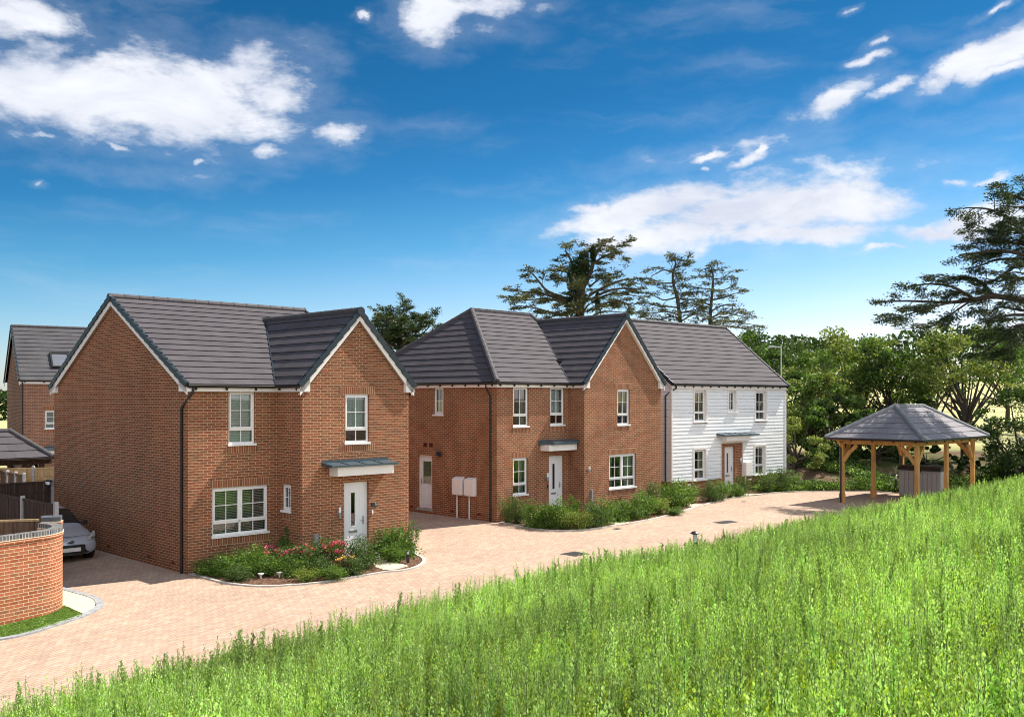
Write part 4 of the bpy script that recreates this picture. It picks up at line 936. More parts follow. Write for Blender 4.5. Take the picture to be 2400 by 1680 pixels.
FARK = px([(1758, 1161.5), (1800, 1157), (1822, 1155), (1871, 1152.5), (1965, 1151.5), (2030, 1152), (2090, 1155)])
pav = foot + [(30, 47.5), (24, 47.8)] + FARK[::-1] + [(9.5, 45.5), (7.5, 52), (-5, 50), (-24, 46), (-26, 14)]
tag(sheet('block_paving_drive', pav, M['paving'], 0.0), kind='structure')
# main terrain sheet: fine near, coarse to the horizon
def terrain():
    def axis(lo, hi, st, far):
        a = list(np.arange(lo, hi+1e-6, st)); s = st; v = hi; up = []
        while v < far: s *= 1.35; v += s; up.append(v)
        s = st; v = lo; dn = []
        while v > -far: s *= 1.35; v -= s; dn.append(v)
        return dn[::-1]+a+up
    X = axis(-30, 60, .75, 2500); Y = axis(-4, 75, .75, 3500)
    V = []; 
    def inpav(x, y):
        c = False; n = len(pav)
        for i in range(n):
            (x0, y0), (x1, y1) = pav[i], pav[(i+1) % n]
            if (y0 > y) != (y1 > y) and x < (x1-x0)*(y-y0)/(y1-y0)+x0: c = not c
        return c
    for y in Y:
        for x in X:
            z = gz(x, y)
            if -28 < x < 32 and 12 < y < 54:
                z -= 0.04
                if bankd(x, y) < .3 and inpav(x, y): z = min(z, zp(x, y))-0.12
            V.append((x, y, z))
    nx = len(X); F = [(j*nx+i, j*nx+i+1, (j+1)*nx+i+1, (j+1)*nx+i) for j in range(len(Y)-1) for i in range(nx-1)]
    me = bpy.data.meshes.new('ground'); me.from_pydata(V, [], F); me.materials.append(M['ground']); me.polygons.foreach_set('use_smooth', [True]*len(F)); me.update()
    o = bpy.data.objects.new('ground', me); COL.objects.link(o); tag(o, kind='structure')
terrain()
H1M = Matrix.Translation((-8.677, 26.294, 0)) @ Matrix.Rotation(TH, 4, 'Z'); H2M = Matrix.Translation((-.547, 35.452, 0)) @ Matrix.Rotation(TH, 4, 'Z')
def loc(Mh, u, v): p = Mh @ Vector((u, v, 0)); return (p.x, p.y)
def cp(ox, oy, k, pts): return [(ox+x/k, oy+y/k) for x, y in pts]
K1 = px(cp(440, 1240, 8.2, [(20, 862), (340, 952), (600, 1022), (900, 1073), (1300, 1105), (1700, 1107), (2000, 1082)]) + cp(700, 1230, 7.175, [(0, 1017), (450, 967), (1100, 862), (1500, 797), (1750, 775), (1990, 720), (2120, 645), (2138, 590), (2080, 540)]) + [(978, 1297)])
K1 = K1 + [loc(H1M, 7.0, -.9)]
K2 = px([(1169.8, 1224.8), (1201.8, 1231), (1229.7, 1237), (1264.5, 1242), (1313, 1244.5), (1369, 1242.5), (1411, 1238), (1445.7, 1232), (1494.9, 1223.9), (1540, 1215), (1590.5, 1202), (1631, 1189), (1654.8, 1183), (1684.6, 1174), (1722, 1166.6)]) + FARK
K3 = px(cp(0, 1360, 6.69, [(-500, 1010), (0, 940), (300, 888), (600, 810), (900, 715), (1300, 580), (1500, 490), (1605, 420), (1625, 370), (1560, 290), (1430, 240), (1250, 190), (1010, 125), (800, 60)]))
def spline(P, n=5):
    out = []
    for i in range(len(P)-1):
        a, b, c, d = [Vector(P[max(0, min(len(P)-1, j))]) for j in (i-1, i, i+1, i+2)]
        for k in range(n):
            t = k/n; out.append(tuple(0.5*((2*b)+(c-a)*t+(2*a-5*b+4*c-d)*t*t+(3*b-a-3*c+d)*t*t*t)))
    out.append(tuple(P[-1])); return out
K1, K2, K3 = spline(K1), spline(K2), spline(K3)
def kerb(name, P, w, h, m, closed=False, inw=1):
    mb = MB(); pts = []
    for i, p in enumerate(P):
        a, b = Vector(P[max(i-1, 0)]), Vector(P[min(i+1, len(P)-1)]); d = (b-a).normalized(); nn = Vector((-d.y, d.x))*inw
        z = zp(*p); q = Vector(p); pts.append(((q.x, q.y, z), (q.x+nn.x*w, q.y+nn.y*w, z)))
    acc = 0; seg = []; cur = [pts[0]]
    for i in range(1, len(pts)):
        l = (Vector(pts[i][0])-Vector(pts[i-1][0])).length; acc += l; cur.append(pts[i])
        if acc > 0.85 or i == len(pts)-1: seg.append(cur); cur = [pts[i]]; acc = 0
    for s in seg:
        A = s[0]; Bv = s[-1]
        # each stone: short straight chain, small joint gap
        for i in range(len(s)-1):
            k0 = 0.03 if i == 0 else 0; k1 = 0.03 if i == len(s)-2 else 0
            f = lambda P0, P1, t: tuple(Vector(P0)+(Vector(P1)-Vector(P0))*t)
            o0, i0, o1, i1 = f(s[i][0], s[i+1][0], k0), f(s[i][1], s[i+1][1], k0), f(s[i][0], s[i+1][0], 1-k1), f(s[i][1], s[i+1][1], 1-k1)
            up = lambda p, e: (p[0], p[1], p[2]+e)
            mb.poly([up(o0, h), up(o1, h), up(i1, h), up(i0, h)][::1 if inw > 0 else -1]); mb.poly([up(o0, -.1), up(o1, -.1), up(o1, h), up(o0, h)]); mb.poly([up(i1, -.1), up(i0, -.1), up(i0, h), up(i1, h)])
            if k0: mb.poly([up(o0, -.1), up(o0, h), up(i0, h), up(i0, -.1)])
            if k1: mb.poly([up(o1, h), up(o1, -.1), up(i1, -.1), up(i1, h)])
    return mb.build(name, m)
tag(kerb('kerb', K1, .10, .035, M['kerb']), kind='structure'); tag(kerb('kerb', K2, .10, .035, M['kerb']), kind='structure'); tag(kerb('kerb', K3, .16, .035, M['kerb_grey']), kind='structure')
def inset(P, w): 
    out = []
    for i, p in enumerate(P):
        a, b = Vector(P[max(i-1, 0)]), Vector(P[min(i+1, len(P)-1)]); d = (b-a).normalized(); out.append((p[0]-d.y*w, p[1]+d.x*w))
    return out
b1 = inset(K1, .09)[::3]+[loc(H1M, 6.6, -.5), loc(H1M, 6.6, .6), loc(H1M, .3, .6), loc(H1M, .1, 0)]
tag(sheet('mulch_bed', b1, M['mulch'], .022, .6), kind='structure')
K2i = inset(K2, .09)
b2 = K2i[::3]+[(14.2, 48.3), (13.2, 49.4), (7.5, 44.0), loc(H2M, 8.7, 0), loc(H2M, 1, .5), loc(H2M, .1, 0)]
tag(sheet('mulch_bed', b2, M['mulch'], .022, .7), kind='structure')
b3 = K3[:-1]; ins3 = inset(K3, .15)
wallc = [(-12.9, 17.0), (-10.81, 20.7), (-10.36, 21.5)]
# cream slabs: doorstep paths and the corner by the curved wall
cs = px([(151, 1379), (187, 1388), (212, 1397), (225, 1411), (222, 1424), (197, 1441), (151, 1421)]) 
tag(sheet('slab_path', cs+[(-10.9, 22.1), (-11.0, 23.9)], M['slab'], .028, .6), kind='structure')
lawnp = [p for p in ins3[::2] if p[1] < 22.2 and p[0] < -9.0][:14]
LP = px([(0, 1497), (45, 1490), (90, 1479), (135, 1465), (195, 1445), (151, 1421)])
lawn_poly = [(-12.2, 17.6), (-11.35, 19.0)]+LP+[(-10.75, 22.0), (-10.9, 21.2), (-13.2, 17.2)]
tag(sheet('lawn', lawn_poly, M['lawn'], .03, .5), kind='structure')
ph = [loc(H1M, 4.1, -1.2), loc(H1M, 4.1, -2.62), loc(H1M, 4.75, -2.70), loc(H1M, 5.5, -2.42), loc(H1M, 5.1, -1.75), loc(H1M, 5.1, -1.2)]
ph = px([(899, 1337), (930, 1336), (958, 1328), (938, 1322), (905, 1314), (885, 1311), (870, 1312), (880, 1330)])
tag(sheet('slab_path', ph, M['slab'], .030, .5), kind='structure')
tag(sheet('slab_path', px([(1428, 1219.5), (1482, 1226), (1464, 1229.8), (1446, 1231), (1425, 1226)]), M['slab'], .030, .5), kind='structure')
tag(sheet('slab_path', px([(1606, 1182), (1656, 1183), (1640, 1186.5), (1625, 1189.5), (1603, 1187)]), M['slab'], .030, .5), kind='structure')
tag(sheet('slab_path', px([(1742, 1158), (1790, 1159), (1760, 1161.5), (1735, 1163.5)]), M['slab'], .030, .5), kind='structure')
# drain covers
def cover(c4, label, cat='manhole cover'):
    P = px(c4); mb = MB(); a, b, c, d = [Vector((x, y, zp(x, y)+.004)) for x, y in P]
    def q(u, v, e=0): return tuple(a*(1-u)*(1-v)+b*u*(1-v)+c*u*v+d*(1-u)*v+Vector((0, 0, e)))
    mb.poly([q(0, 0), q(1, 0), q(1, 1), q(0, 1)])
    N = 9
    for i in range(N):
        for j in range(N):
            u, v = (i+.2)/N, (j+.2)/N; e = .6/N; mb.poly([q(u, v, .008), q(u+e, v, .008), q(u+e, v+e, .008), q(u, v+e, .008)], mi=1)
    o = mb.build('manhole_cover', [M['dark'], M['grey_metal_dk']]); o.data.polygons[0].material_index = 0
    bm = bmesh.new(); bm.from_mesh(o.data)
    for f in bm.faces:
        if f.normal.z < 0: f.normal_flip()
    bm.to_mesh(o.data); bm.free(); return tag(o, label, cat)
M['grey_metal_dk'] = plain('cast_iron', (.10,.10,.105), .6, .4, .15, 10)
cover([(1312, 1298), (1348, 1303.5), (1384, 1297.5), (1346, 1292)], 'square iron manhole cover in the drive nearest the tall weeds')
cover([(1669, 1224), (1694, 1227.5), (1731, 1222.8), (1706, 1219.2)], 'square iron manhole cover in the drive in front of the white house')
cover([(1432, 1239), (1447, 1240.5), (1460, 1238.6), (1446, 1237.2)], 'small iron drain cover by the kerb of the middle planting bed', 'drain cover')
cover([(1734, 1175.2), (1742, 1176.2), (1751, 1175), (1743, 1174.2)], 'tiny iron drain cover in the drive below the door of the white house', 'drain cover')

# ------------------------------------------------------------------ bollards and lamps on the ground
def bollard(x, y, z, h, label, cap=.12, r=.065):
    o = empty('bollard_light', (x, y, z), 0, label, 'bollard light', 'black bollard lights')
    m = MB(); m.lathe([(0, -.3), (r, -.3), (r, h*.74), (0, h*.74)]); m.build('post', M['dark'], o)
    m = MB(); m.lathe([(r*.82, h*.74), (r*.82, h*.93)]); 
    m.build('lamp_glass', M['lamp_glass'], o)
    m = MB()
    for k in range(3): m.lathe([(r*.9, h*(.78+.05*k)), (r*.98, h*(.785+.05*k)), (r*.9, h*(.79+.05*k))])
    m.build('lamp_louvre', M['dark'], o)
    m = MB(); m.lathe([(0, h*.93), (r*.9, h*.93), (cap, h*.95), (cap, h*.965), (cap*.5, h*1.01), (0, h*1.02)]); m.build('cap', M['dark'], o)
bollard(4.80, 25.75, .2, 1.02, 'black bollard light poking out of the tall weeds at the edge of the drive')
bollard(18.35, 46.9, .28, .8, 'black bollard light beside the timber shelter and the grey storage box', .09, .06)
x, y = px2g(956, 1320); bollard(x, y, zp(x, y), .36, 'short bollard light in the planting bed at the right end of the nearest house', .05, .04)
def disc(x, y, label):
    X, Y = px2g(x, y); m = MB(); m.lathe([(0, .1), (.075, .1), (.085, .085), (.05, .05), (.02, .0), (.018, -.1)], (X, Y, zp(X, Y)+.06), 16); o = m.build('garden_light', M['upvc']); tag(o, label, 'garden light', 'white disc garden lights')
disc(611, 1357, 'left one of two round white disc garden lights at the front of the rose bed'); disc(655, 1354, 'right one of two round white disc garden lights at the front of the rose bed')

# ------------------------------------------------------------------ curved garden wall
def cwall():
    o = empty('garden_wall', (-10.4, 22.0, -.1), 0, 'curved orange brick garden wall with blue brick coping in the left foreground', 'wall')
    C = Vector((-11.37, 22.07)); R = 1.15; path = [Vector((-14.0, 15.0)), Vector((-10.81, 20.7)), Vector((-10.365, 21.51))]
    for a in range(-24, 78, 6): path.append(C+Vector((cos(radians(a)), sin(radians(a))))*R)
    off = Vector((10.4, -22.0)); zb = -.35; zt = 1.68
    def strip(mb, w0, w1, z0, z1, hd=False):
        acc = 0; prev = None
        for i, p in enumerate(path):
            a, b = path[max(i-1, 0)], path[min(i+1, len(path)-1)]; d = (b-a).normalized(); n = Vector((d.y, -d.x))
            cur = (p+n*w0+off, p+n*w1+off)
            if prev is not None:
                l = (p-path[i-1]).length; k = 2.0 if i > 3 and not hd else 1.0
                (a0, a1), (b0, b1) = prev, cur; z0_, z1_ = z0+.1, z1+.1
                mb.poly([(a1.x, a1.y, z0_), (b1.x, b1.y, z0_), (b1.x, b1.y, z1_), (a1.x, a1.y, z1_)], [(acc, z0), (acc+l*k, z0), (acc+l*k, z1), (acc, z1)])
                mb.poly([(b0.x, b0.y, z0_), (a0.x, a0.y, z0_), (a0.x, a0.y, z1_), (b0.x, b0.y, z1_)], [(acc+l*k, z0), (acc, z0), (acc, z1), (acc+l*k, z1)])
                mb.poly([(a1.x, a1.y, z1_), (b1.x, b1.y, z1_), (b0.x, b0.y, z1_), (a0.x, a0.y, z1_)], [(acc, 0.02), (acc+l*k, 0.02), (acc+l*k, .02+abs(w1-w0)*.3), (acc, .02+abs(w1-w0)*.3)])
                mb.poly([(a0.x, a0.y, z0_), (b0.x, b0.y, z0_), (b1.x, b1.y, z0_), (a1.x, a1.y, z0_)], [(acc, .02), (acc+l, .02), (acc+l, .05), (acc, .05)])
                acc += l*k
            else:
                (c0, c1) = cur; mb.poly([(c0.x, c0.y, z0+.1), (c1.x, c1.y, z0+.1), (c1.x, c1.y, z1+.1), (c0.x, c0.y, z1+.1)])
            prev = cur
        (c0, c1) = prev; mb.poly([(c1.x, c1.y, z0+.1), (c0.x, c0.y, z0+.1), (c0.x, c0.y, z1+.1), (c1.x, c1.y, z1+.1)])
    m = MB(); strip(m, -.215, 0, zb, zt); strip(m, -.24, .025, zt-.065, zt+.002); m.build('brickwork', M['brick_near'], o)
    m = MB(); strip(m, -.225, .01, zt+.012, zt+.115, True); m.build('coping', M['blue_brick'], o)
    m = MB(); strip(m, -.235, .03, zt+.002, zt+.014, True); m.build('mortar_bed', plain('pale_mortar', (.72,.60,.44), .9), o)
    p = empty('gate_pier', (-11.0, 23.45, -.1), radians(20), 'square orange brick pier with blue brick cap behind the curved garden wall', 'pier')
    m = MB(); m.box(-.2, .2, -.2, .2, -.2, 1.80); m.box(-.235, .235, -.235, .235, 1.80, 1.88); m.build('brickwork', M['brick_near'], p)
    m = MB(); m.box(-.21, .21, -.21, .21, 1.88, 1.90); m.build('mortar_bed', bpy.data.materials['pale_mortar'], p)
    m = MB()
    for a in (0, 1):
        for b in (0, 1): m.box(-.215+.22*a, -.005+.22*a, -.215+.22*b, -.005+.22*b, 1.90, 2.005)
    bevel(m.build('cap', M['dark_brick'], p), .006, 1)
cwall()

# ------------------------------------------------------------------ fences
def fence(name, a, b, h, m, label, post='concrete', n=None, rail=None, boards=True, z=None):
    a, b = Vector(a), Vector(b); d = b-a; ln = d.length; n = n or max(1, round(ln/1.9)); zb = z if z is not None else zp(*a)
    o = empty(name, (a.x, a.y, zb), atan2(d.y, d.x), label, 'fence'); st = ln/n
    for i in range(n+1):
        mb = MB(); x = st*i
        if post: mb.box(x-.05, x+.05, -.05, .05, -.3, h+.06); mb.prism([(x-.05, h+.06), (x+.05, h+.06), (x+.03, h+.1), (x-.03, h+.1)], -.05, .05, 1); mb.build('post', M[post], o)
    for i in range(n):
        mb = MB(); x = st*i+.055; e = st*(i+1)-.055
        k = x
        while k < e-.02: w = min(.115, e-k); mb.box(k, k+w-.006, -.018+.008*(int(k*9) % 2), .0+.008*(int(k*9) % 2), .05, h-.02); k += w
        mb.build('board_panel', m, o)
        mb = MB(); mb.box(x, e, -.035, .035, h-.02, h+.03); mb.box(x, e, -.04, -.02, h-.42, h-.34); mb.build('rail', rail or m, o)
    return o
fence('garden_fence', (-14.4, 22.9), (-11.25, 23.5), 1.90, M['fence_mid'], 'low brown board fence joining the brick pier behind the curved wall', post='fence_mid', n=2, rail=M['fence_light'], z=-.1)
fence('garden_fence', (-11.85, 25.5), (-18.6, 32.1), 1.93, M['fence_dark'], 'dark board fence with grey concrete posts running back beside the parked car', n=4, z=0)
fence('garden_fence', (-15.5, 33.1), (-21.0, 27.8), 1.92, M['fence_dark'], 'dark brown board fence across the back of the side drive', n=3, z=0)
fence('garden_fence', (-17.2, 34.6), (-20.3, 37.8), 1.95, M['fence_mid'], 'brown board fence with close concrete posts stepping back behind the dark fence', n=5, z=.05)
fence('garden_fence', (-19.2, 36.45), (-16.6, 36.95), 2.0, M['fence_light'], 'pale new timber fence in front of the left garden shelter', n=2, rail=M['fence_light'], z=.1)
o = empty('security_lamp', (-15.55, 33.0, 1.9), radians(-45), 'triple white security lamp above the dark fence by the corner of the nearest house', 'lamp')
for k in range(3): m = MB(); m.lathe([(0, -.07), (.045, -.07), (.06, 0), (.05, .02), (0, .02)], (-.12+k*.13, -.08, 0), 12); m.build('lamp_head', M['lamp_glass'], o)
m = MB(); m.box(-.17, .2, -.06, .02, .02, .08); m.build('bracket', M['dark'], o)

# ------------------------------------------------------------------ hip roofed timber shelters
def shelter(x, y, z, ang, LX, LY, HP, rise, label, nx=3, ov=.5, wm='oak'):
    o = empty('timber_shelter', (x, y, z), ang, label, 'garden shelter'); xs = [LX*i/(nx-1) for i in range(nx)]; hs = .08
    for i, X in enumerate(xs):
        for Y in (0, LY):
            m = MB(); m.box(X-hs, X+hs, Y-hs, Y+hs, .38, HP); m.box(X-.105, X+.105, Y-.105, Y+.105, -.1, .38); m.prism([(X-.105, .38), (X+.105, .38), (X+hs, .44), (X-hs, .44)], Y-.08, Y+.08, 1); bevel(m.build('post', M[wm], o), .008, 1)
    def brace(X, Y, dx, dy):
        m = MB(); L_ = .62; w = .045
        a, b = Vector((X+dx*hs, Y+dy*hs, HP-L_-.12)), Vector((X+dx*(hs+L_*.95), Y+dy*(hs+L_*.95), HP-.06)); s = Vector((dy, dx, 0))*w
        n = Vector((-dx*.7, -dy*.7, .7))*.075; mid = (a+b)/2+Vector((dx, dy, -1)).normalized()*(-.05)
        P = [a, mid, b]
        for i in range(2):
            p, q = P[i], P[i+1]; c = [p-s-n, p+s-n, p+s+n, p-s+n]; e = [q-s-n, q+s-n, q+s+n, q-s+n]
            for k in range(4): k2 = (k+1) % 4; m.poly([tuple(c[k]), tuple(c[k2]), tuple(e[k2]), tuple(e[k])])
        m.build('brace', M[wm], o)
    for X, sx in ((0, 1), (LX, -1)):
        for Y, sy in ((0, 1), (LY, -1)): brace(X, Y, sx, 0); brace(X, Y, 0, sy)
    m = MB()
    for Y in (0, LY): m.box(-.35, LX+.35, Y-.06, Y+.06, HP-.02, HP+.14)
    for X in (0, LX): m.box(X-.06, X+.06, .06, LY-.06, HP-.02, HP+.14)
    m.build('beam', M[wm], o)
    m = MB(); m.box(-ov+.03, LX+ov-.03, -ov+.03, LY+ov-.03, HP+.142, HP+.165); m.build('soffit', M[wm], o)
    E = HP+.24; W2 = LY/2+ov; t = MB(); A = (-ov, -ov, E); B_ = (LX+ov, -ov, E); C_ = (LX+ov, LY+ov, E); D = (-ov, LY+ov, E); r0, r1 = (W2-ov, LY/2, E+rise), (LX-W2+ov, LY/2, E+rise)
    if r1[0] < r0[0]: r0 = r1 = (LX/2, LY/2, E+rise)
    for pts, og, sd in (([A, B_, r1, r0], A, (1, 0, 0)), ([C_, D, r0, r1], C_, (-1, 0, 0)), ([D, A, r0], D, (0, -1, 0)), ([B_, C_, r1], B_, (0, 1, 0))):
        q = [p for i, p in enumerate(pts) if p != pts[i-1]]
        roof_plane(t, q, og, sd, .40)
    ro = t.build('tiled_roof', [M['tile_gaz'] if wm == 'oak' else M['tile'], M['felt']], o)
    k = MB(); ridge_tiles(k, r0, r1, .1) if r0 != r1 else None
    for c, r_ in ((A, r0), (B_, r1), (C_, r1), (D, r0)): ridge_tiles(k, c, r_, .1, .45, .02)
    k.build('ridge_tiles', M['ridge_gaz'] if wm == 'oak' else M['ridge'], ro)
    g = MB()
    z_ = E-.01
    gutter_run(g, (-ov, -ov+.03, z_), (LX+ov, -ov+.03, z_), (0, -1, 0)); gutter_run(g, (LX+ov, LY+ov-.03, z_), (-ov, LY+ov-.03, z_), (0, 1, 0)); gutter_run(g, (-ov+.03, LY+ov, z_), (-ov+.03, -ov, z_), (-1, 0, 0)); gutter_run(g, (LX+ov-.03, -ov, z_), (LX+ov-.03, LY+ov, z_), (1, 0, 0)); g.build('gutter', M['gutter'], ro)
    k = MB()
    for (a, b, c, d) in ((-ov+.03, LX+ov-.03, -ov+.03, -ov+.05), (-ov+.03, LX+ov-.03, LY+ov-.05, LY+ov-.03), (-ov+.03, -ov+.05, -ov+.05, LY+ov-.05), (LX+ov-.05, LX+ov-.03, -ov+.05, LY+ov-.05)): k.box(a, b, c, d, HP+.165, E-.01)
    k.build('fascia', M['dark'], ro)
    return o
def spipe(o, X, Y, HP, dx): 
    m = MB(); m.tube([(X-.42, Y+dx, HP+.12), (X-.3, Y+dx, HP-.0), (X-.13, Y, HP-.2), (X-.13, Y, .02)], .035, 10); m.build('downpipe', M['gutter'], o)
GZ = .285
g1 = shelter(16.36, 39.64, GZ, TH, 6.0, 3.2, 2.52, 1.33, 'open oak post shelter with a grey tiled hipped roof at the end of the drive')
spipe(g1, 0, 3.2, 2.52, .1); spipe(g1, 6, 3.2, 2.52, .1)
g2 = shelter(-20.8, 34.67, .1, TH, 4.0, 1.76, 2.14, 1.0, 'small timber shelter with a tiled hipped roof behind the fences at far left', nx=2, ov=.3, wm='fence_dark')
# storage box under the shelter
def storebox():
    th = TH-pi/2; o = empty('storage_box', (17.55, 44.66, GZ), th, 'large grey plastic garden storage box with black lid under the timber shelter', 'storage box')
    Wd, Dp, H = 1.95, .85, 1.2
    gm = plain('grey_plastic', (.42,.385,.385), .6, .3, .05, 4); g2m = plain('pale_plastic', (.42,.42,.42), .6, .3, .05, 4)
    m = MB(); m.box(.05, Wd-.05, .02, Dp-.02, .04, H); bevel(m.build('body', gm, o), .02, 2)
    m = MB()
    for k in range(9):
        x = .12+k*.205
        if x+.16 < Wd: m.box(x, x+.165, -.004, .022, .1, H-.08)
    bevel(m.build('front_panel', gm, o), .006, 1)
    m = MB(); m.box(Wd/2-.006+.0, Wd/2+.006, -.008, -.003, .08, H-.04); m.build('door_gap', M['dark'], o)
    m = MB()
    for k in range(7): m.box(Wd-.05, Wd-.03, .06, Dp-.06, .12+k*.15, .25+k*.15)
    bevel(m.build('side_panel', g2m, o), .006, 1)
    m = MB(); m.prism([(-.05, H), (Dp+.03, H), (Dp+.03, H+.1), (Dp-.15, H+.2), (.15, H+.2), (-.03, H+.12), (-.05, H+.06)], 0, Wd, 0); bevel(m.build('lid', M['dark'], o), .02, 2)
    m = MB(); m.prism([(Wd/2-.14, H+.02), (Wd/2+.14, H+.02), (Wd/2+.02, H-.13), (Wd/2-.05, H-.1)], -.075, -.05, 1); m.build('lid_catch', M['dark'], o)
storebox()
# ------------------------------------------------------------------ parked car
def car():
    p = H1M @ Vector((-1.45, 4.25, 0)); o = empty('parked_car', (p.x, p.y, zp(p.x, p.y)), TH, 'small silver blue hatchback parked nose out beside the long brick side wall', 'car')
    pm, t, b = mat('silver_car_paint'); b.inputs['Base Color'].default_value = (.48, .55, .66, 1); b.inputs['Metallic'].default_value = .4; b.inputs['Roughness'].default_value = .32; b.inputs['Coat Weight'].default_value = .8
    # local: x across (right as seen from the front is +x towards the house), y back
    # stations: y, half width low, half width belt, z bottom, z belt(shoulder), [z centre top], half width top
    ST = [(-.00, .55, .52, .30, .50, .52, .40), (.04, .70, .66, .22, .60, .64, .50), (.14, .80, .76, .18, .68, .72, .58), (.40, .83, .80, .17, .76, .84, .62), (.75, .83, .81, .17, .83, .93, .64), (1.02, .83, .81, .17, .88, 1.00, .64),
          (1.35, .83, .81, .17, .91, 1.24, .60), (1.70, .83, .81, .17, .93, 1.43, .56), (2.1, .83, .81, .17, .95, 1.50, .55), (2.6, .83, .81, .17, .97, 1.49, .54), (3.1, .82, .80, .18, .98, 1.40, .52), (3.45, .80, .77, .20, .98, 1.20, .50), (3.60, .74, .70, .30, .90, .95, .48)]
    rings = []
    for (y, wl, wb, z0, zb, zt, wt) in ST:
        R = [(0, z0), (wl*.8, z0), (wl, z0+.14), (wl+.005, (z0+zb)*.52), (wb, zb), (wt+.02, zt-.045), (wt*.8, zt-.008), (0, zt+.012)]
        rings.append([(x, y, z) for x, z in R]+[(-x, y, z) for x, z in R[-2:0:-1]])
    V = [p for r in rings for p in r]; n = len(rings[0]); F = []
    for i in range(len(rings)-1):
        for k in range(n): k2 = (k+1) % n; F.append((i*n+k, i*n+k2, (i+1)*n+k2, (i+1)*n+k))
    F.append(tuple(range(n))[::-1]); F.append(tuple(range((len(rings)-1)*n, len(rings)*n)))
    me = bpy.data.meshes.new('body'); me.from_pydata(V, [], F); me.materials.append(pm); me.polygons.foreach_set('use_smooth', [True]*len(F))
    bm = bmesh.new(); bm.from_mesh(me); bmesh.ops.recalc_face_normals(bm, faces=bm.faces); bm.to_mesh(me); bm.free()
    body = bpy.data.objects.new('body', me); COL.objects.link(body); body.parent = o
    s = body.modifiers.new('s', 'SUBSURF'); s.levels = 2; s.render_levels = 2
    def pan(name, pts, m, off=.012, par=o):  # panel following the body, given (x, y, z) corners
        mb = MB(); mb.poly(pts); return mb.build(name, m, par)
    gm = M['glass_dark']; gl, t, b = mat('car_glass'); b.inputs['Base Color'].default_value = (.012, .018, .02, 1); b.inputs['Roughness'].default_value = .04; b.inputs['Specular IOR Level'].default_value = .7
    def ztop(y, x):
        for i in range(len(ST)-1):
            if ST[i][0] <= y <= ST[i+1][0]:
                k = (y-ST[i][0])/(ST[i+1][0]-ST[i][0]); zt = ST[i][5]+(ST[i+1][5]-ST[i][5])*k; wt = ST[i][6]+(ST[i+1][6]-ST[i][6])*k; zb = ST[i][4]+(ST[i+1][4]-ST[i][4])*k; wb = ST[i][2]+(ST[i+1][2]-ST[i][2])*k
                a = abs(x)
                if a < wt*.8: return zt+.012-(a/(wt*.8))**2*.02
                if a < wt+.02: return zt-.008-(a-wt*.8)/(wt*.2+.02)*.037
                return zt-.045-(a-wt-.02)/(wb-wt-.02)*(zt-.045-zb)
        return .9
    def surf(name, ys, xf, m, off=.014, n=14):
        mb = MB()
        for i in range(len(ys)-1):
            for k in range(n):
                q = []
                for (yy, kk) in ((ys[i], k), (ys[i], k+1), (ys[i+1], k+1), (ys[i+1], k)):
                    w = xf(yy); x = -w+2*w*kk/n; q.append((x, yy-.010, ztop(yy, x)+off))
                mb.poly(q, smooth=True)
        return mb.build(name, m, o)
    surf('windscreen', [1.05+.075*i for i in range(9)], lambda y: .67-.13*(y-1.05)/.6, gl, .02)
    # side windows as slightly proud dark panels
    for sx in (1, -1):
        mb = MB(); P = [(.79, 1.32, .955), (.80, 3.0, 1.01), (.62, 2.95, 1.34), (.595, 1.82, 1.38)]
        q = [(sx*(x+.012), y, z) for x, y, z in P]; mb.poly(q if sx > 0 else q[::-1]); mb.build('side_window', gl, o)
    # lower grille, plate, badge, lamps
    def front(name, prof, y, m, par=o, dep=.03, curve=.12):
        mb = MB(); P = [(x, y+curve*(x/.7)**2, z) for x, z in prof]; mb.poly(P); Q = [(x, yy-dep, z) for x, yy, z in P]; mb.poly(Q[::-1])
        for i in range(len(P)): j = (i+1) % len(P); mb.poly([P[i], P[j], Q[j], Q[i]])
        return mb.build(name, m, par)
    gr = [(x*.62, .34+.13*z) for x, z in [(-1, -.2), (-.85, -.85), (-.5, -1), (0, -1.02), (.5, -1), (.85, -.85), (1, -.2), (.96, .45), (.8, .85), (.45, .98), (0, 1), (-.45, .98), (-.8, .85), (-.96, .45)]]
    # built as strips so that it wraps round the nose
    mb = MB(); N = 20
    def band(mb, z0, z1, w, y0, c, n=20, r=0):
        for k in range(n):
            xa, xb = -w+2*w*k/n, -w+2*w*(k+1)/n; f = lambda x: y0+c*(x/.7)**2
            e = lambda x: max(0, 1-abs(x/w)**4)**.5
            za0, za1, zb0, zb1 = (z0+z1)/2-(z1-z0)/2*e(xa), (z0+z1)/2+(z1-z0)/2*e(xa), (z0+z1)/2-(z1-z0)/2*e(xb), (z0+z1)/2+(z1-z0)/2*e(xb)
            mb.poly([(xa, f(xa), za0), (xb, f(xb), zb0), (xb, f(xb), zb1), (xa, f(xa), za1)])
    band(mb, .235, .50, .60, -.035, .12); g_ = mb.build('grille', M['dark'], o)
    mb = MB(); band(mb, .225, .515, .625, -.030, .12); mb.build('grille_surround', M['grey_metal_dk'], g_)
    mb = MB(); mb.box(-.26, .26, -.062, -.042, .325, .435); pl = mb.build('number_plate', M['upvc'], o)
    mb = MB()
    for k in range(24):
        a, b_ = 2*pi*k/24, 2*pi*(k+1)/24; mb.poly([(0, -.035, .60), (.085*cos(a), -.03, .60+.038*sin(a)), (.085*cos(b_), -.03, .60+.038*sin(b_))])
    bd = mb.build('badge', plain('badge_blue', (.01, .02, .08), .3), o)
    mb = MB()
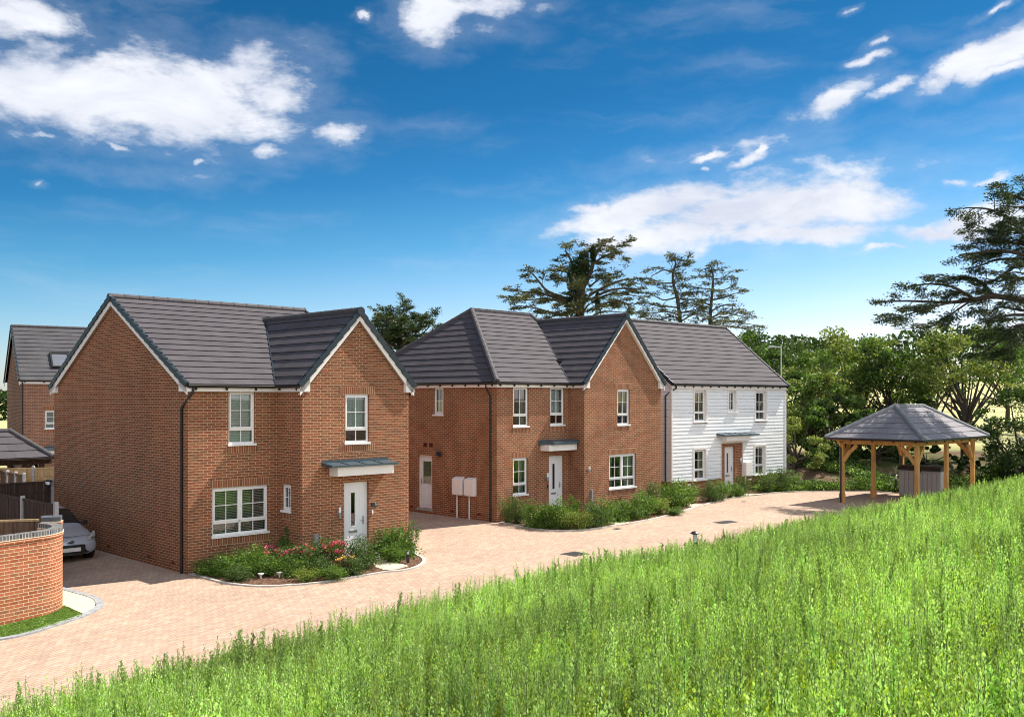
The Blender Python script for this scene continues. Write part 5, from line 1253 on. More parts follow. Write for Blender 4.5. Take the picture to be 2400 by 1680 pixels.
    for k in range(24):
        a, b_ = 2*pi*k/24, 2*pi*(k+1)/24; mb.poly([(.085*cos(a), -.036, .60+.038*sin(a)), (.096*cos(a), -.034, .60+.046*sin(a)), (.096*cos(b_), -.034, .60+.046*sin(b_)), (.085*cos(b_), -.036, .60+.038*sin(b_))])
    mb.build('badge_rim', M['metal'], bd)
    fc = bpy.data.curves.new('badge_script', 'FONT'); fc.body = 'Ford'; fc.size = .06; fc.align_x = 'CENTER'; fc.shear = .35; fc.extrude = .001
    fo = bpy.data.objects.new('badge_script', fc); COL.objects.link(fo); bpy.context.view_layer.update()
    me2 = bpy.data.meshes.new_from_object(fo.evaluated_get(bpy.context.evaluated_depsgraph_get())); bpy.data.objects.remove(fo)
    me2.transform(Matrix.Translation((0, -.040, .582)) @ Matrix.Rotation(pi/2, 4, 'X')); me2.materials.clear(); me2.materials.append(M['metal']); f2 = bpy.data.objects.new('badge_script', me2); COL.objects.link(f2); f2.parent = bd
    hl, t, b = mat('headlight_glass'); b.inputs['Base Color'].default_value = (.6, .63, .66, 1); b.inputs['Roughness'].default_value = .12; b.inputs['Metallic'].default_value = .5
    for sx in (1, -1):
        mb = MB(); P = [(.46, .03, .58), (.60, .06, .60), (.745, .16, .68), (.80, .30, .80), (.76, .34, .83), (.62, .17, .74), (.50, .07, .66)]
        c = (.64, .11, .70)
        for i in range(len(P)):
            a, b_ = P[i], P[(i+1) % len(P)]; tri = [(sx*c[0], c[1]-.035, c[2]+.01), (sx*a[0], a[1]-.02, a[2]+.012), (sx*b_[0], b_[1]-.02, b_[2]+.012)]; mb.poly(tri if sx > 0 else tri[::-1], smooth=True)
        h_ = mb.build('headlight', hl, o)
        mb = MB(); mb.lathe([(0, -.02), (.05, -.01), (.055, .0)], (sx*.64, .05, .69), 12); mb.build('bulb', M['dark'], h_)
        mb = MB(); mb.poly([(sx*.83, .16, .42), (sx*.85, .30, .44), (sx*.84, .30, .56), (sx*.825, .2, .55)][::sx]); mb.build('fog_lamp', hl, o)
        mb = MB(); mb.prism([(-.03, .0), (.15, .0), (.16, .09), (.10, .13), (-.01, .11)], 0, .09, 1); me_ = mb.build('wing_mirror', M['dark'], o); bevel(me_, .02, 2); me_.location = (sx*.82 if sx > 0 else -.97, 1.25, .93)
        for y in (.62, 3.0):
            mb = MB(Matrix.Translation((sx*.80, y, .29)) @ Matrix.Rotation(pi/2*sx, 4, 'Y')); mb.lathe([(0, -.17), (.26, -.17), (.29, -.13), (.29, .0), (.26, .035), (.19, .03)], n=28); w_ = mb.build('wheel', plain('tyre', (.018, .018, .018), .85) if 'tyre' not in bpy.data.materials else bpy.data.materials['tyre'], o)
            mb = MB(Matrix.Translation((sx*.80, y, .29)) @ Matrix.Rotation(pi/2*sx, 4, 'Y')); mb.lathe([(.195, .03), (.17, .018), (.05, .022), (0, .03)], n=28); mb.build('rim', M['metal'], w_)
    mb = MB(); 
    for k in range(20):
        xa, xb = -.64+1.28*k/20, -.64+1.28*(k+1)/20; f = lambda x: .12+.10*(x/.64)**2; mb.poly([(xa, f(xa), ztop(f(xa), xa)+.0135), (xb, f(xb), ztop(f(xb), xb)+.0135), (xb, f(xb)+.012, ztop(f(xb)+.012, xb)+.0135), (xa, f(xa)+.012, ztop(f(xa)+.012, xa)+.0135)])
    mb.build('bonnet_seam', M['dark'], o)
    mb = MB(); mb.tube([(-.55, 1.0, 1.03), (0, .96, 1.045), (.1, 1.0, 1.06)], .008, 6); mb.tube([(.05, .99, 1.045), (.55, 1.03, 1.06)], .008, 6); mb.build('wiper', M['dark'], o)
car()

# ------------------------------------------------------------------ vegetation: leaf clouds built with numpy
def leaf_mesh(name, C, D, Lg, Wd, rnd, mats, midx=None, fold=0.25):
    """C centres (n,3), D long-axis directions (n,3), Lg, Wd sizes: each leaf is a rhombus"""
    n = len(C); D = D/np.maximum(np.linalg.norm(D, axis=1, keepdims=True), 1e-6)
    r = NR.normal(size=(n, 3)); s = np.cross(D, r); s /= np.maximum(np.linalg.norm(s, axis=1, keepdims=True), 1e-6); u = np.cross(s, D)
    Lg = np.asarray(Lg).reshape(-1, 1)*np.ones((n, 1)); Wd = np.asarray(Wd).reshape(-1, 1)*np.ones((n, 1))
    V = np.empty((n, 4, 3)); V[:, 0] = C-D*Lg*.5; V[:, 1] = C+s*Wd*.5+u*Wd*fold-D*Lg*.08; V[:, 2] = C+D*Lg*.5; V[:, 3] = C-s*Wd*.5+u*Wd*fold-D*Lg*.08
    me = bpy.data.meshes.new(name); me.vertices.add(4*n); me.vertices.foreach_set('co', V.reshape(-1)); me.loops.add(4*n); me.loops.foreach_set('vertex_index', np.arange(4*n, dtype=np.int32)); me.polygons.add(n); me.polygons.foreach_set('loop_start', np.arange(0, 4*n, 4, dtype=np.int32)); me.polygons.foreach_set('loop_total', np.full(n, 4, dtype=np.int32))
    for m in mats: me.materials.append(m)
    if midx is not None: me.polygons.foreach_set('material_index', midx.astype(np.int32))
    a = me.attributes.new('rnd', 'FLOAT', 'POINT'); a.data.foreach_set('value', np.repeat(rnd, 4).astype(np.float32)); me.update(calc_edges=True); me.validate(); return me
def mkobj(name, me, parent=None):
    o = bpy.data.objects.new(name, me); COL.objects.link(o)
    if parent is not None: o.parent = parent
    return o
def rdir(n): v = NR.normal(size=(n, 3)); return v/np.linalg.norm(v, axis=1, keepdims=True)

# shrubs
def shrub_proto(kind, h=1.0, w=1.0, n=1500, mats=('lf_shrub',), ls=.05, spiky=.3, flowers=None):
    n = int(n*1.45); ls *= 1.3; stems = MB(); C = []; D = []; ns = 26 if kind != 'leggy' else 14
    for k in range(ns):
        a = 2.4*k+random.uniform(-.3, .3); rr = w*.46*sqrt((k+.4)/ns); hh = h*(.55+.45*sqrt(max(0, 1-(rr/(w*.52))**2)))*random.uniform(.72, 1.05)*(1+spiky*random.uniform(-.25, .35)); zb = random.choice((.35, .6, .85, 1.0)) if kind != 'leggy' else 1.0; hh *= zb
        P = [Vector((0.05*cos(a), .05*sin(a), -.05)), Vector((rr*.55*cos(a), rr*.55*sin(a), hh*.5)), Vector((rr*cos(a), rr*sin(a), hh))]
        stems.tube(P, [.010, .007, .003], 5, False)
        m = n//ns; R_ = (.13 if kind != 'leggy' else .075)*w*random.uniform(.75, 1.25)
        for i in range(m):
            if random.random() < (.72 if kind != 'leggy' else .45):
                p = P[2]; q = p+Vector((random.gauss(0, R_), random.gauss(0, R_), random.gauss(-.03, R_*.85)))
            else:
                t = random.random(); p = P[0].lerp(P[1], t*2) if t < .5 else P[1].lerp(P[2], t*2-1); q = p+Vector((random.gauss(0, R_*.8), random.gauss(0, R_*.8), random.gauss(0, R_*.7)))
            q.z = max(q.z, .03); C.append(q); D.append((q-p).normalized())
    C = np.array([tuple(c) for c in C]); D = np.array([tuple(d) for d in D])+rdir(len(C))*.9; N = len(C)
    me = leaf_mesh('foliage', C, D, NR.uniform(.7, 1.3, N)*ls, NR.uniform(.5, .85, N)*ls, np.clip(NR.beta(1.6, 2.2, N), 0, 1), [M[m] for m in mats], (NR.random(N)*len(mats)).astype(int))
    st = stems; fl = None
    if flowers:
        fc, cnt = flowers; FC = []; 
        for k in range(cnt):
            a = random.uniform(0, 2*pi); r_ = w*.45*sqrt(random.random()); c0 = Vector((r_*cos(a), r_*sin(a), h*random.uniform(.6, .95)))
            for j in range(34): FC.append(c0+Vector((random.gauss(0, .045), random.gauss(0, .045), random.gauss(0, .035))))
        FC = np.array([tuple(c) for c in FC]); fl = leaf_mesh('blossom', FC, rdir(len(FC)), .07, .065, NR.random(len(FC)), [M[fc]])
    return me, st, fl
PROTO = {}
for nm, a in {'green': dict(kind='g', mats=('lf_shrub',), n=1700), 'dark': dict(kind='g', mats=('lf_shrub_dk',), n=1900, ls=.045), 'leggy': dict(kind='leggy', mats=('lf_shrub_dk', 'lf_shrub'), n=800, spiky=.6, ls=.045), 'gold': dict(kind='g', mats=('lf_gold', 'lf_shrub'), n=1500, ls=.045),
              'rose': dict(kind='g', mats=('lf_shrub_dk',), n=1500, flowers=('pink', 9)), 'coral': dict(kind='g', mats=('lf_shrub_dk', 'lf_red'), n=1300, flowers=('orange', 4)), 'red': dict(kind='g', mats=('lf_red',), n=900), 'bright': dict(kind='g', mats=('lf_shrub', 'lf_mid'), n=1800, ls=.055, spiky=.5), 'tall': dict(kind='leggy', mats=('lf_shrub', 'lf_mid'), n=1200, spiky=.2, ls=.05)}.items():
    me, st, fl = shrub_proto(**a); s_me = None
    tmp = st.build('twigs', M['twig']); s_me = tmp.data; bpy.data.objects.remove(tmp); PROTO[nm] = (me, s_me, fl)
def shrub(x, y, h, w, kind, label, grp, world=None):
    X, Y = world or px2g(x, y); z = gz(X, Y)+.02; h *= .94; w *= 1.15; o = empty('shrub', (X, Y, z), random.uniform(0, 6.28), label, 'shrub', grp)
    me, sm, fl = PROTO[kind]; o.scale = (w, w, h)
    mkobj('foliage', me, o); mkobj('twigs', sm, o)
    if fl: mkobj('blossom', fl, o)
G1, G2, G3 = 'shrubs in the bed of the nearest house', 'shrubs in the bed of the middle house', 'shrubs in the bed towards the white house'
B1 = [(470, 1333, .78, .5, 'leggy', 'thin dark leggy shrub at the left corner of the nearest house'), (508, 1330, .85, .62, 'dark', 'dark green shrub below the left end of the big ground floor window'), (545, 1345, .66, .8, 'bright', 'bright green spreading shrub left of centre in the bed under the big window'),
      (578, 1318, 1.0, .5, 'tall', 'tall upright light green shrub under the right half of the big window'), (612, 1332, .62, .55, 'gold', 'small golden leaved shrub just left of the pink roses'), (575, 1352, .5, .6, 'green', 'low green shrub at the kerb left of the white garden lights'),
      (530, 1352, .42, .5, 'green', 'low green cushion at the kerb below the leggy corner shrub'), (652, 1338, .72, .75, 'rose', 'rose bush with pink blooms nearest the big window'), (676, 1318, .95, .55, 'tall', 'upright shrub in the inner corner beside the narrow side window'), (702, 1334, .72, .75, 'rose', 'rose bush with pink blooms below the outer corner of the gable wing'),
      (738, 1338, .74, .75, 'rose', 'rose bush with pink blooms in front of the grey vent pipe'), (776, 1332, .85, .8, 'rose', 'rose bush with pink blooms left of the front door'), (806, 1345, .5, .55, 'coral', 'low shrub with orange blooms in front of the door of the nearest house'), (720, 1362, .36, .6, 'gold', 'low gold green tuft at the kerb in front of the roses'),
      (780, 1360, .36, .55, 'green', 'low green tuft at the kerb left of the doorstep path'), (848, 1333, .82, .85, 'dark', 'large rounded dark shrub beside the doorstep path'), (896, 1302, .7, .7, 'dark', 'dark shrub right of the front door of the nearest house'), (932, 1308, .95, .85, 'bright', 'big green shrub at the right corner of the nearest house'), (966, 1303, .95, .5, 'leggy', 'airy twiggy shrub at the far right tip of the near bed')]
B1 += [(488, 1348, .45, .6, 'bright', 'low bright shrub at the kerb nearest the left corner of the nearest house'), (560, 1362, .38, .6, 'dark', 'low dark cushion at the kerb under the middle of the big window'), (595, 1345, .7, .7, 'green', 'round green shrub under the right edge of the big window'), (632, 1350, .5, .6, 'green', 'green shrub behind the right white garden light'),
       (690, 1350, .55, .6, 'bright', 'bright green shrub in front of the second rose bush'), (755, 1352, .5, .55, 'dark', 'dark low shrub in front of the roses by the vent pipe'), (825, 1348, .45, .6, 'dark', 'low dark shrub between the orange flowers and the rounded bush'), (920, 1318, .5, .6, 'green', 'low shrub at the inner edge of the doorstep path')]
for b in B1: shrub(*b, G1)
B2 = [(1188, 1226, .85, .55, 'leggy', 'thin leggy shrub at the left corner of the middle house'), (1212, 1228, .9, .6, 'dark', 'dark shrub under the left ground floor window of the middle house'), (1240, 1232, .85, .7, 'leggy', 'twiggy shrub right of the small ground floor window of the middle house'), (1262, 1236, .8, .8, 'bright', 'bright green shrub between the window and door of the middle house'),
      (1285, 1238, .85, .75, 'bright', 'bright green shrub left in front of the door of the middle house'), (1308, 1238, .95, .7, 'green', 'pointed green shrub in front of the door of the middle house'), (1330, 1240, .75, .7, 'gold', 'golden green shrub right of the door of the middle house'), (1345, 1234, 1.0, .5, 'tall', 'tall pointed shrub by the inner corner of the middle house'), (1362, 1240, .7, .7, 'gold', 'golden shrub below the outer corner of the middle gable'),
      (1388, 1236, .85, .8, 'dark', 'dark rounded shrub beside the grey post of the middle gable'), (1412, 1230, .85, .8, 'green', 'green rounded shrub at the right end of the middle bed')]
for b in B2: shrub(*b, G2)
B3 = [(1448, 1222, .75, .8, 'bright', 'bright green low shrub under the wide window of the middle house'), (1452, 1208, .75, .6, 'red', 'purple red shrub under the wide window of the middle house'), (1478, 1218, .85, .8, 'bright', 'bright green shrub right of the purple red one'), (1508, 1212, .9, .85, 'green', 'green shrub below the right corner of the middle house'), (1545, 1206, .75, .8, 'gold', 'gold speckled shrub at the front of the bed'), (1532, 1196, 1.05, .8, 'dark', 'dark shrub behind the gold speckled one'),
      (1578, 1192, 1.05, 1.0, 'green', 'large green shrub by the black downpipe of the white house'), (1602, 1186, 1.0, .9, 'green', 'large green shrub below the left end of the weatherboarding'), (1625, 1180, .8, .5, 'leggy', 'thin brown twiggy shrub by the brick plinth'), (1580, 1206.5, .3, .6, 'bright', 'small bright clump at the kerb beside the second slab'), (1668, 1176, .85, .8, 'dark', 'dark rounded shrub below the lower left window of the white house'), (1690, 1172, .8, .7, 'green', 'green shrub left of the door of the white house'),
      (1712, 1167, .7, .6, 'tall', 'wispy shrub in front of the door of the white house'), (1738, 1161, .85, .7, 'dark', 'dark shrub right of the door of the white house'), (1728, 1164.5, .5, .5, 'green', 'low shrub at the foot of the white house door'), (1798, 1154, 1.0, 1.0, 'leggy', 'olive twiggy shrub below the lower right window of the white house'), (1826, 1151, 1.05, .9, 'dark', 'dark shrub at the right corner of the white house'), (1850, 1149, .9, 1.2, 'leggy', 'loose twiggy shrub just right of the white house')]
for b in B3: shrub(*b, G3)

# ------------------------------------------------------------------ weeds on the foreground bank (instanced plants, one uncountable mass)
def weed_proto(i):
    h = [.66, .52, .42, .80, .58, .34, .70, .5][i]; C = []; D = []; Lz = []; Wz = []; mb = MB(); R = []
    nst = [3, 3, 4, 2, 3, 5, 3, 3][i]; broad = [.8, 1.2, 1.5, .6, .8, 1.7, .6, 1.0][i]
    for s in range(nst):
        a = random.uniform(0, 6.28); lean = random.uniform(.02, .10); hh = h*random.uniform(.7, 1.05); b0 = Vector((random.uniform(-.09, .09), random.uniform(-.09, .09), -.03)); top = b0+Vector((cos(a)*lean, sin(a)*lean, hh)); mb.tube([b0, b0.lerp(top, .5)+Vector((0, 0, .01)), top], [.0035, .0028, .0014], 4, False)
        for k in range(34):
            t = .10+.88*(k/34); p = b0.lerp(top, t); an = k*2.4+a; ll = (.095*(1-t*.35) if t < .5 else .078*(1.5-t*1.25)+.012)*broad**.5*random.uniform(.7, 1.25); d = Vector((cos(an), sin(an), .25+1.1*t+random.uniform(-.3, .3))); br = random.uniform(0, .02)
            C.append(p+d.normalized()*(ll*.5+br)); D.append(d); Lz.append(ll); Wz.append(ll*random.uniform(.30, .46)*min(1.3, broad**.35)); R.append(random.betavariate(2, 2)*.75+.22*t)
        for k in range(26):
            t = random.uniform(.66, 1.06); p = b0.lerp(top, t); C.append(p+Vector((random.gauss(0, .010), random.gauss(0, .010), 0))); D.append(Vector((random.uniform(-.5, .5), random.uniform(-.5, .5), 1))); Lz.append(.028); Wz.append(.014); R.append(random.uniform(.5, 1))
    C = np.array([tuple(c) for c in C]); D = np.array([tuple(d) for d in D]); me = leaf_mesh('weed', C, D, np.array(Lz), np.array(Wz), np.array(R), [M[['lf_weed', 'lf_weed2', 'lf_weed', 'lf_weed2', 'lf_weed3', 'lf_weed', 'lf_weed', 'lf_weed3'][i]]], fold=.15)
    w = bpy.data.objects.new('weed_source', me)
    bm = bmesh.new(); bm.from_mesh(me); tmp = mb.build('t', M['stem']); lay = bm.verts.layers.float.get('rnd'); nb = len(bm.faces); bm.from_mesh(tmp.data)
    for f in list(bm.faces)[nb:]: f.material_index = 1
    bm.to_mesh(me); bm.free(); me.materials.append(M['stem']); bpy.data.objects.remove(tmp); return w
def scatter(name, P, protos, smin, smax, label, kind='stuff', tilt=.14, idx=None):
    cl = bpy.data.collections.new(name+'_source')
    for w in protos: cl.objects.link(w)
    me = bpy.data.meshes.new(name); me.from_pydata(P, [], []); o = bpy.data.objects.new(name, me); COL.objects.link(o)
    g = bpy.data.node_groups.new(name, 'GeometryNodeTree'); g.interface.new_socket('Geometry', in_out='INPUT', socket_type='NodeSocketGeometry'); g.interface.new_socket('Geometry', in_out='OUTPUT', socket_type='NodeSocketGeometry')
    N = g.nodes; gi = N.new('NodeGroupInput'); go = N.new('NodeGroupOutput'); ci = N.new('GeometryNodeCollectionInfo'); ci.inputs['Collection'].default_value = cl; ci.inputs['Separate Children'].default_value = True; ci.inputs['Reset Children'].default_value = True
    ip = N.new('GeometryNodeInstanceOnPoints'); ip.inputs['Pick Instance'].default_value = True
    rr = N.new('FunctionNodeRandomValue'); rr.data_type = 'FLOAT_VECTOR'; rr.inputs[0].default_value = (-tilt, -tilt, 0); rr.inputs[1].default_value = (tilt, tilt, 6.283)
    rs = N.new('FunctionNodeRandomValue'); rs.data_type = 'FLOAT'; rs.inputs[2].default_value = smin; rs.inputs[3].default_value = smax; rs.inputs['Seed'].default_value = 5
    ri = N.new('FunctionNodeRandomValue'); ri.data_type = 'INT'; ri.inputs[4].default_value = 0; ri.inputs[5].default_value = len(protos)-1; ri.inputs['Seed'].default_value = 9
    k = g.links.new; k(gi.outputs[0], ip.inputs['Points']); k(ci.outputs[0], ip.inputs['Instance']); k(rr.outputs[0], ip.inputs['Rotation']); k(rs.outputs[1], ip.inputs['Scale']); k(ri.outputs[2], ip.inputs['Instance Index']); k(ip.outputs[0], go.inputs[0])
    md = o.modifiers.new('plants', 'NODES'); md.node_group = g; tag(o, label, None, None, kind); return o
def weedpts():
    P = []; rg = random.Random(3)
    area = 0
    for _ in range(400000):
        Y = 3.2+(50-3.2)*rg.random()**.8; X = (rg.random()*2-1)*(.56*Y+1.6); d = bankd(X, Y)
        if d < .22 or (x_near := (X-4.72)**2+(Y-25.5)**2) < .32: continue
        if d > 15.5: continue
        jac = (.56*Y+1.6)*2*Y**.2   # proposal spread
        dens = 62 if Y < 9 else 54 if Y < 16 else 40
        cl = .5+.5*noise.noise(Vector((X*.45, Y*.45, 3))); dens *= (.75+.6*cl)
        if d < 1.3: dens *= (.3+.7*max(0, d-.22)/1.08)
        if rg.random() < dens*jac/2600: P.append((X, Y, gz(X, Y)-.05))
    return P
def tall_proto(i):
    C = []; D = []; Lz = []; Wz = []; R = []; mb = MB(); h = [1.0, .9, 1.12][i]; a = random.uniform(0, 6); top = Vector((cos(a)*.08, sin(a)*.08, h)); mb.tube([Vector((0, 0, -.03)), top*.5, top], [.006, .0045, .002], 5, False)
    for k in range(60):
        t = .15+.84*k/60; p = top*t; an = k*2.4; ll = .11*(1.25-t)*random.uniform(.7, 1.3); d = Vector((cos(an), sin(an), .5+.8*t)); C.append(p+d.normalized()*ll*.5); D.append(d); Lz.append(ll); Wz.append(ll*.34); R.append(random.random()*.6)
    for b in range(12):
        t = .5+.5*b/12; p = top*t; an = b*2.4; l = .13*(1.15-t)+.03; e = p+Vector((cos(an)*.5, sin(an)*.5, 1)).normalized()*l
        for k in range(16): q = p.lerp(e, random.random()); C.append(q+Vector((random.gauss(0, .008), random.gauss(0, .008), 0))); D.append(Vector((random.gauss(0, .4), random.gauss(0, .4), 1))); Lz.append(.026); Wz.append(.014); R.append(random.uniform(.2, .9))
    C = np.array([tuple(c) for c in C]); D = np.array([tuple(d) for d in D]); me = leaf_mesh('weed', C, D, np.array(Lz), np.array(Wz), np.array(R), [M[['lf_weed2', 'lf_weed', 'dead'][i]]], fold=.15)
    w = bpy.data.objects.new('tall_weed_source', me); bm = bmesh.new(); bm.from_mesh(me); tmp = mb.build('t', M['stem']); nb = len(bm.faces); bm.from_mesh(tmp.data)
    for f in list(bm.faces)[nb:]: f.material_index = 1
    bm.to_mesh(me); bm.free(); me.materials.append(M['stem']); bpy.data.objects.remove(tmp); return w
WP = weedpts(); print('weeds', len(WP))
scatter('weed_growth', WP, [weed_proto(i) for i in range(8)], .6, 1.18, 'tall bright green weeds covering the foreground bank')
TP = [(x, y, z) for (x, y, z) in WP[::47] if bankd(x, y) > 1.3]; TP = [p for p in TP if random.random() < .9]
tp_ = [tall_proto(i) for i in (0, 1, 0, 1, 0, 1)]
scatter('tall_weeds', TP, tp_, .6, 1.1, 'scattered taller seeding stalks standing above the foreground weeds')
# lawn blades and berm cover
def tuft(n, h, w, m, spread):
    C = np.column_stack([NR.normal(0, spread, n), NR.normal(0, spread, n), NR.uniform(.2, .5, n)*h]); D = np.column_stack([NR.normal(0, .35, n), NR.normal(0, .35, n), np.ones(n)]); me = leaf_mesh('tuft', C, D, NR.uniform(.7, 1.2, n)*h, w, NR.random(n), [M[m]]); return bpy.data.objects.new('tuft_source', me)
LPn = [Vector(p) for p in lawn_poly]
def inpoly(x, y, P):
    c = False; n = len(P)
    for i in range(n):
        (x0, y0), (x1, y1) = P[i], P[(i+1) % n]
        if (y0 > y) != (y1 > y) and x < (x1-x0)*(y-y0)/(y1-y0)+x0: c = not c
    return c
LPp = []
for _ in range(60000):
    x, y = random.uniform(-13, -8.5), random.uniform(17, 23)
    if inpoly(x, y, lawn_poly): LPp.append((x, y, zp(x, y)+.02))
LPp = LPp[:6500]
scatter('lawn_grass', LPp, [tuft(9, .035, .005, 'lf_mid', .02), tuft(9, .03, .005, 'lf_weed', .02)], .8, 1.3, 'short lawn grass at the foot of the curved wall')
CP = []
for _ in range(9000):
    x = random.uniform(11.5, 34); y = random.uniform(46.5, 56)
    r = y-interp(x, YE)
    if r < .15: continue
    nn = noise.noise(Vector((x*.33, y*.4, 1.7)))
    if r > 2.4 and nn < .22: continue
    if nn > -.22 or r < 1.2: CP.append((x, y, gz(x, y)-.02))
def cover_proto(m, h, ls, n=46):
    C = NR.normal(0, .13, (n, 3)); C[:, 2] = NR.uniform(.1, 1, n)*h; me = leaf_mesh('cover', C, rdir(n)+np.array([0, 0, .6]), NR.uniform(.7, 1.3, n)*ls, NR.uniform(.4, .6, n)*ls, NR.random(n), [M[m]]); return bpy.data.objects.new('cover_source', me)
scatter('ground_cover', CP, [cover_proto('lf_mid', .35, .09), cover_proto('lf_shrub', .3, .08), cover_proto('lf_dark', .4, .08), cover_proto('lf_weed', .28, .09)], .7, 1.4, 'low leafy ground cover on the earth bank behind the drive')
# ------------------------------------------------------------------ trees
def tube_tree(limbs, m, parent, name='trunk'):
    mb = MB()
    for P, R in limbs: mb.tube(P, R, 8, False)
    return mb.build(name, m, parent)
def broad(x, Y, ytop, wpx, mt, label, tone2=None, base=None, n=15000, ls=.17, trunk=.5, grp='broadleaf trees behind the houses', open_=0.0, zb=None, low=.12, seed=None):
    """x, ytop, wpx in photo pixels at distance Y"""
    s = FPX/Y; X = (x-CX)/s; zg = gz(X, Y) if zb is None else zb; zt = ZC+(HY-ytop)/s; H = zt-zg; Wm = wpx/s; rg = random.Random(seed if seed is not None else int(x*7+Y))
    o = empty('broadleaf_tree', (X, Y, zg), 0, label, 'tree', grp)
    limbs = []; T = Vector((rg.uniform(-.2, .2), rg.uniform(-.2, .2), H*trunk)); limbs.append(([Vector((0, 0, -.4)), T*.5+Vector((rg.uniform(-.15, .15), 0, 0)), T], [H*.026+.05, H*.020+.03, H*.013+.02]))
    K = int(26+Wm*H*.9); cl = []
    for k in range(K):
        u = rg.random(); zc = low+(1-low-.05)*u**.85; rr = Wm*.5*sin(pi*min(.97, max(.12, (zc-low*.4)/(1.04-low*.4))))**.62*(.35+.65*sqrt(rg.random())); a = rg.uniform(0, 2*pi)
        c = Vector((rr*cos(a), rr*sin(a)*.85, zc*H)); r_ = rg.uniform(.32, .62)*min(Wm, H)*.21
        if open_ and rg.random() < open_ and zc < .75: continue
        cl.append((c, r_))
        if k % 3 == 0:
            st = Vector((T.x*zc*.8, T.y*.8*zc, H*min(trunk, zc*.6)*rg.uniform(.5, 1))); md = st.lerp(c, .5)+Vector((0, 0, -.06*H*rg.random())); limbs.append(([st, md, c], [.05+H*.006, .03+H*.003, .012]))
    tube_tree(limbs, M['bark'], o)
    C = []; B = []; tot = sum(r_**2 for _, r_ in cl)
    for c, r_ in cl:
        m = int(n*r_**2/tot); d = rdir(m)*(NR.random((m, 1))**.4)*r_*np.array([1.25, 1.25, .8]); q = d+np.array(tuple(c)); nz = np.array([noise.noise(Vector((p[0]*1.9+7, p[1]*1.9, p[2]*2.1))) for p in q]) if m else np.zeros(0); keep = nz > -.12; q = q[keep]; C.append(q); B.append(np.full(len(q), rg.uniform(-.22, .22)))
    C = np.vstack(C); B = np.concatenate(B); N = len(C); C[:, 2] = np.maximum(C[:, 2], .15)
    out = C-np.array([0, 0, H*.5]); D = out/np.linalg.norm(out, axis=1, keepdims=True)+rdir(N)*.9+np.array([0, 0, -.25])
    ms = [M[mt]]+([M[tone2]] if tone2 else []); me = leaf_mesh('crown', C, D, NR.uniform(.7, 1.35, N)*ls, NR.uniform(.5, .8, N)*ls, np.clip(NR.beta(2, 2.2, N)+B, 0, 1), ms, ((B > .03) & (NR.random(N) < .85)).astype(int) if tone2 else None)
    mkobj('crown', me, o); return o
# hedge line of trees behind the drive, left to right
broad(1735, 62, 768, 210, 'lf_dark', 'dark green tree rising just behind the right slope of the white house roof', 'lf_mid', n=16000)
broad(1845, 60, 815, 170, 'lf_mid', 'mid green tree beside the lamp post right of the white house', 'lf_dark', n=13000)
broad(1935, 72, 815, 190, 'lf_mid', 'bright mid green tree standing farther back behind the lamp post', 'lf_yel', n=10000)
broad(1835, 100, 802, 200, 'lf_dark', 'far dark tree on the skyline behind the lamp post', n=6000, ls=.26)
broad(1985, 98, 800, 110, 'lf_dark', 'small far dark tree on the skyline above the hedge', n=4000, ls=.26)
broad(1905, 55, 868, 210, 'lf_yel', 'olive green bushy tree right of the white house corner', 'lf_mid', n=15000, low=.04, trunk=.3)
broad(2010, 57, 766, 235, 'lf_yel', 'pale yellow green tree lit by the sun above the hedge', 'lf_mid', n=18000, low=.05, trunk=.35)
broad(1865, 51.5, 968, 200, 'lf_mid', 'light green rounded bush at the foot of the hedge beside the white house', 'lf_yel', n=9000, ls=.13, low=.02, trunk=.2)
broad(1960, 53, 930, 170, 'lf_dark', 'dark bush in the hedge left behind the timber shelter', 'lf_mid', n=10000, low=.02, trunk=.2)
broad(2095, 56, 806, 215, 'lf_dark', 'dark green tree directly behind the timber shelter roof', 'lf_mid', n=12500, low=.36, trunk=.4)
broad(2060, 53, 960, 200, 'lf_dark', 'low dark bush behind the left posts of the timber shelter', 'lf_mid', n=10000, low=.02, trunk=.2)
broad(2190, 60, 830, 150, 'lf_mid', 'open mid green tree with the pale field showing through it', 'lf_dark', n=6500, low=.5, open_=.25)
broad(2262, 54, 758, 250, 'lf_mid', 'tree with a forked bare trunk in front of the pale field', 'lf_yel', n=11000, low=.52, trunk=.45, open_=.15)
broad(2175, 52.5, 1045, 170, 'lf_dark', 'low dark bush behind the right posts of the timber shelter', 'lf_mid', n=8000, low=.02, trunk=.2)
broad(2285, 52, 1068, 150, 'lf_dark', 'low dark bush right of the timber shelter', n=7000, low=.02, trunk=.2)
broad(2395, 49, 905, 215, 'lf_dark', 'large dark glossy bush at the right edge below the cedar', n=15000, ls=.14, low=.02, trunk=.25)
broad(2360, 75, 815, 200, 'lf_mid', 'mid green tree behind the cedar branches at the right edge', 'lf_yel', n=8000, low=.5)
broad(2460, 70, 790, 240, 'lf_mid', 'mid green tree outside the right edge of the cedar', n=7000)
# between and behind the houses
broad(1030, 74, 812, 150, 'lf_mid', 'light green broadleaf tree in front of the pine between the two brick houses', 'lf_yel', n=9000)
broad(1680, 75, 790, 130, 'lf_dark', 'dark tree low behind the roof of the white house', n=6000)
broad(1500, 80, 830, 300, 'lf_dark', 'dark tree mass behind the roofs of the middle and white houses', n=8000)

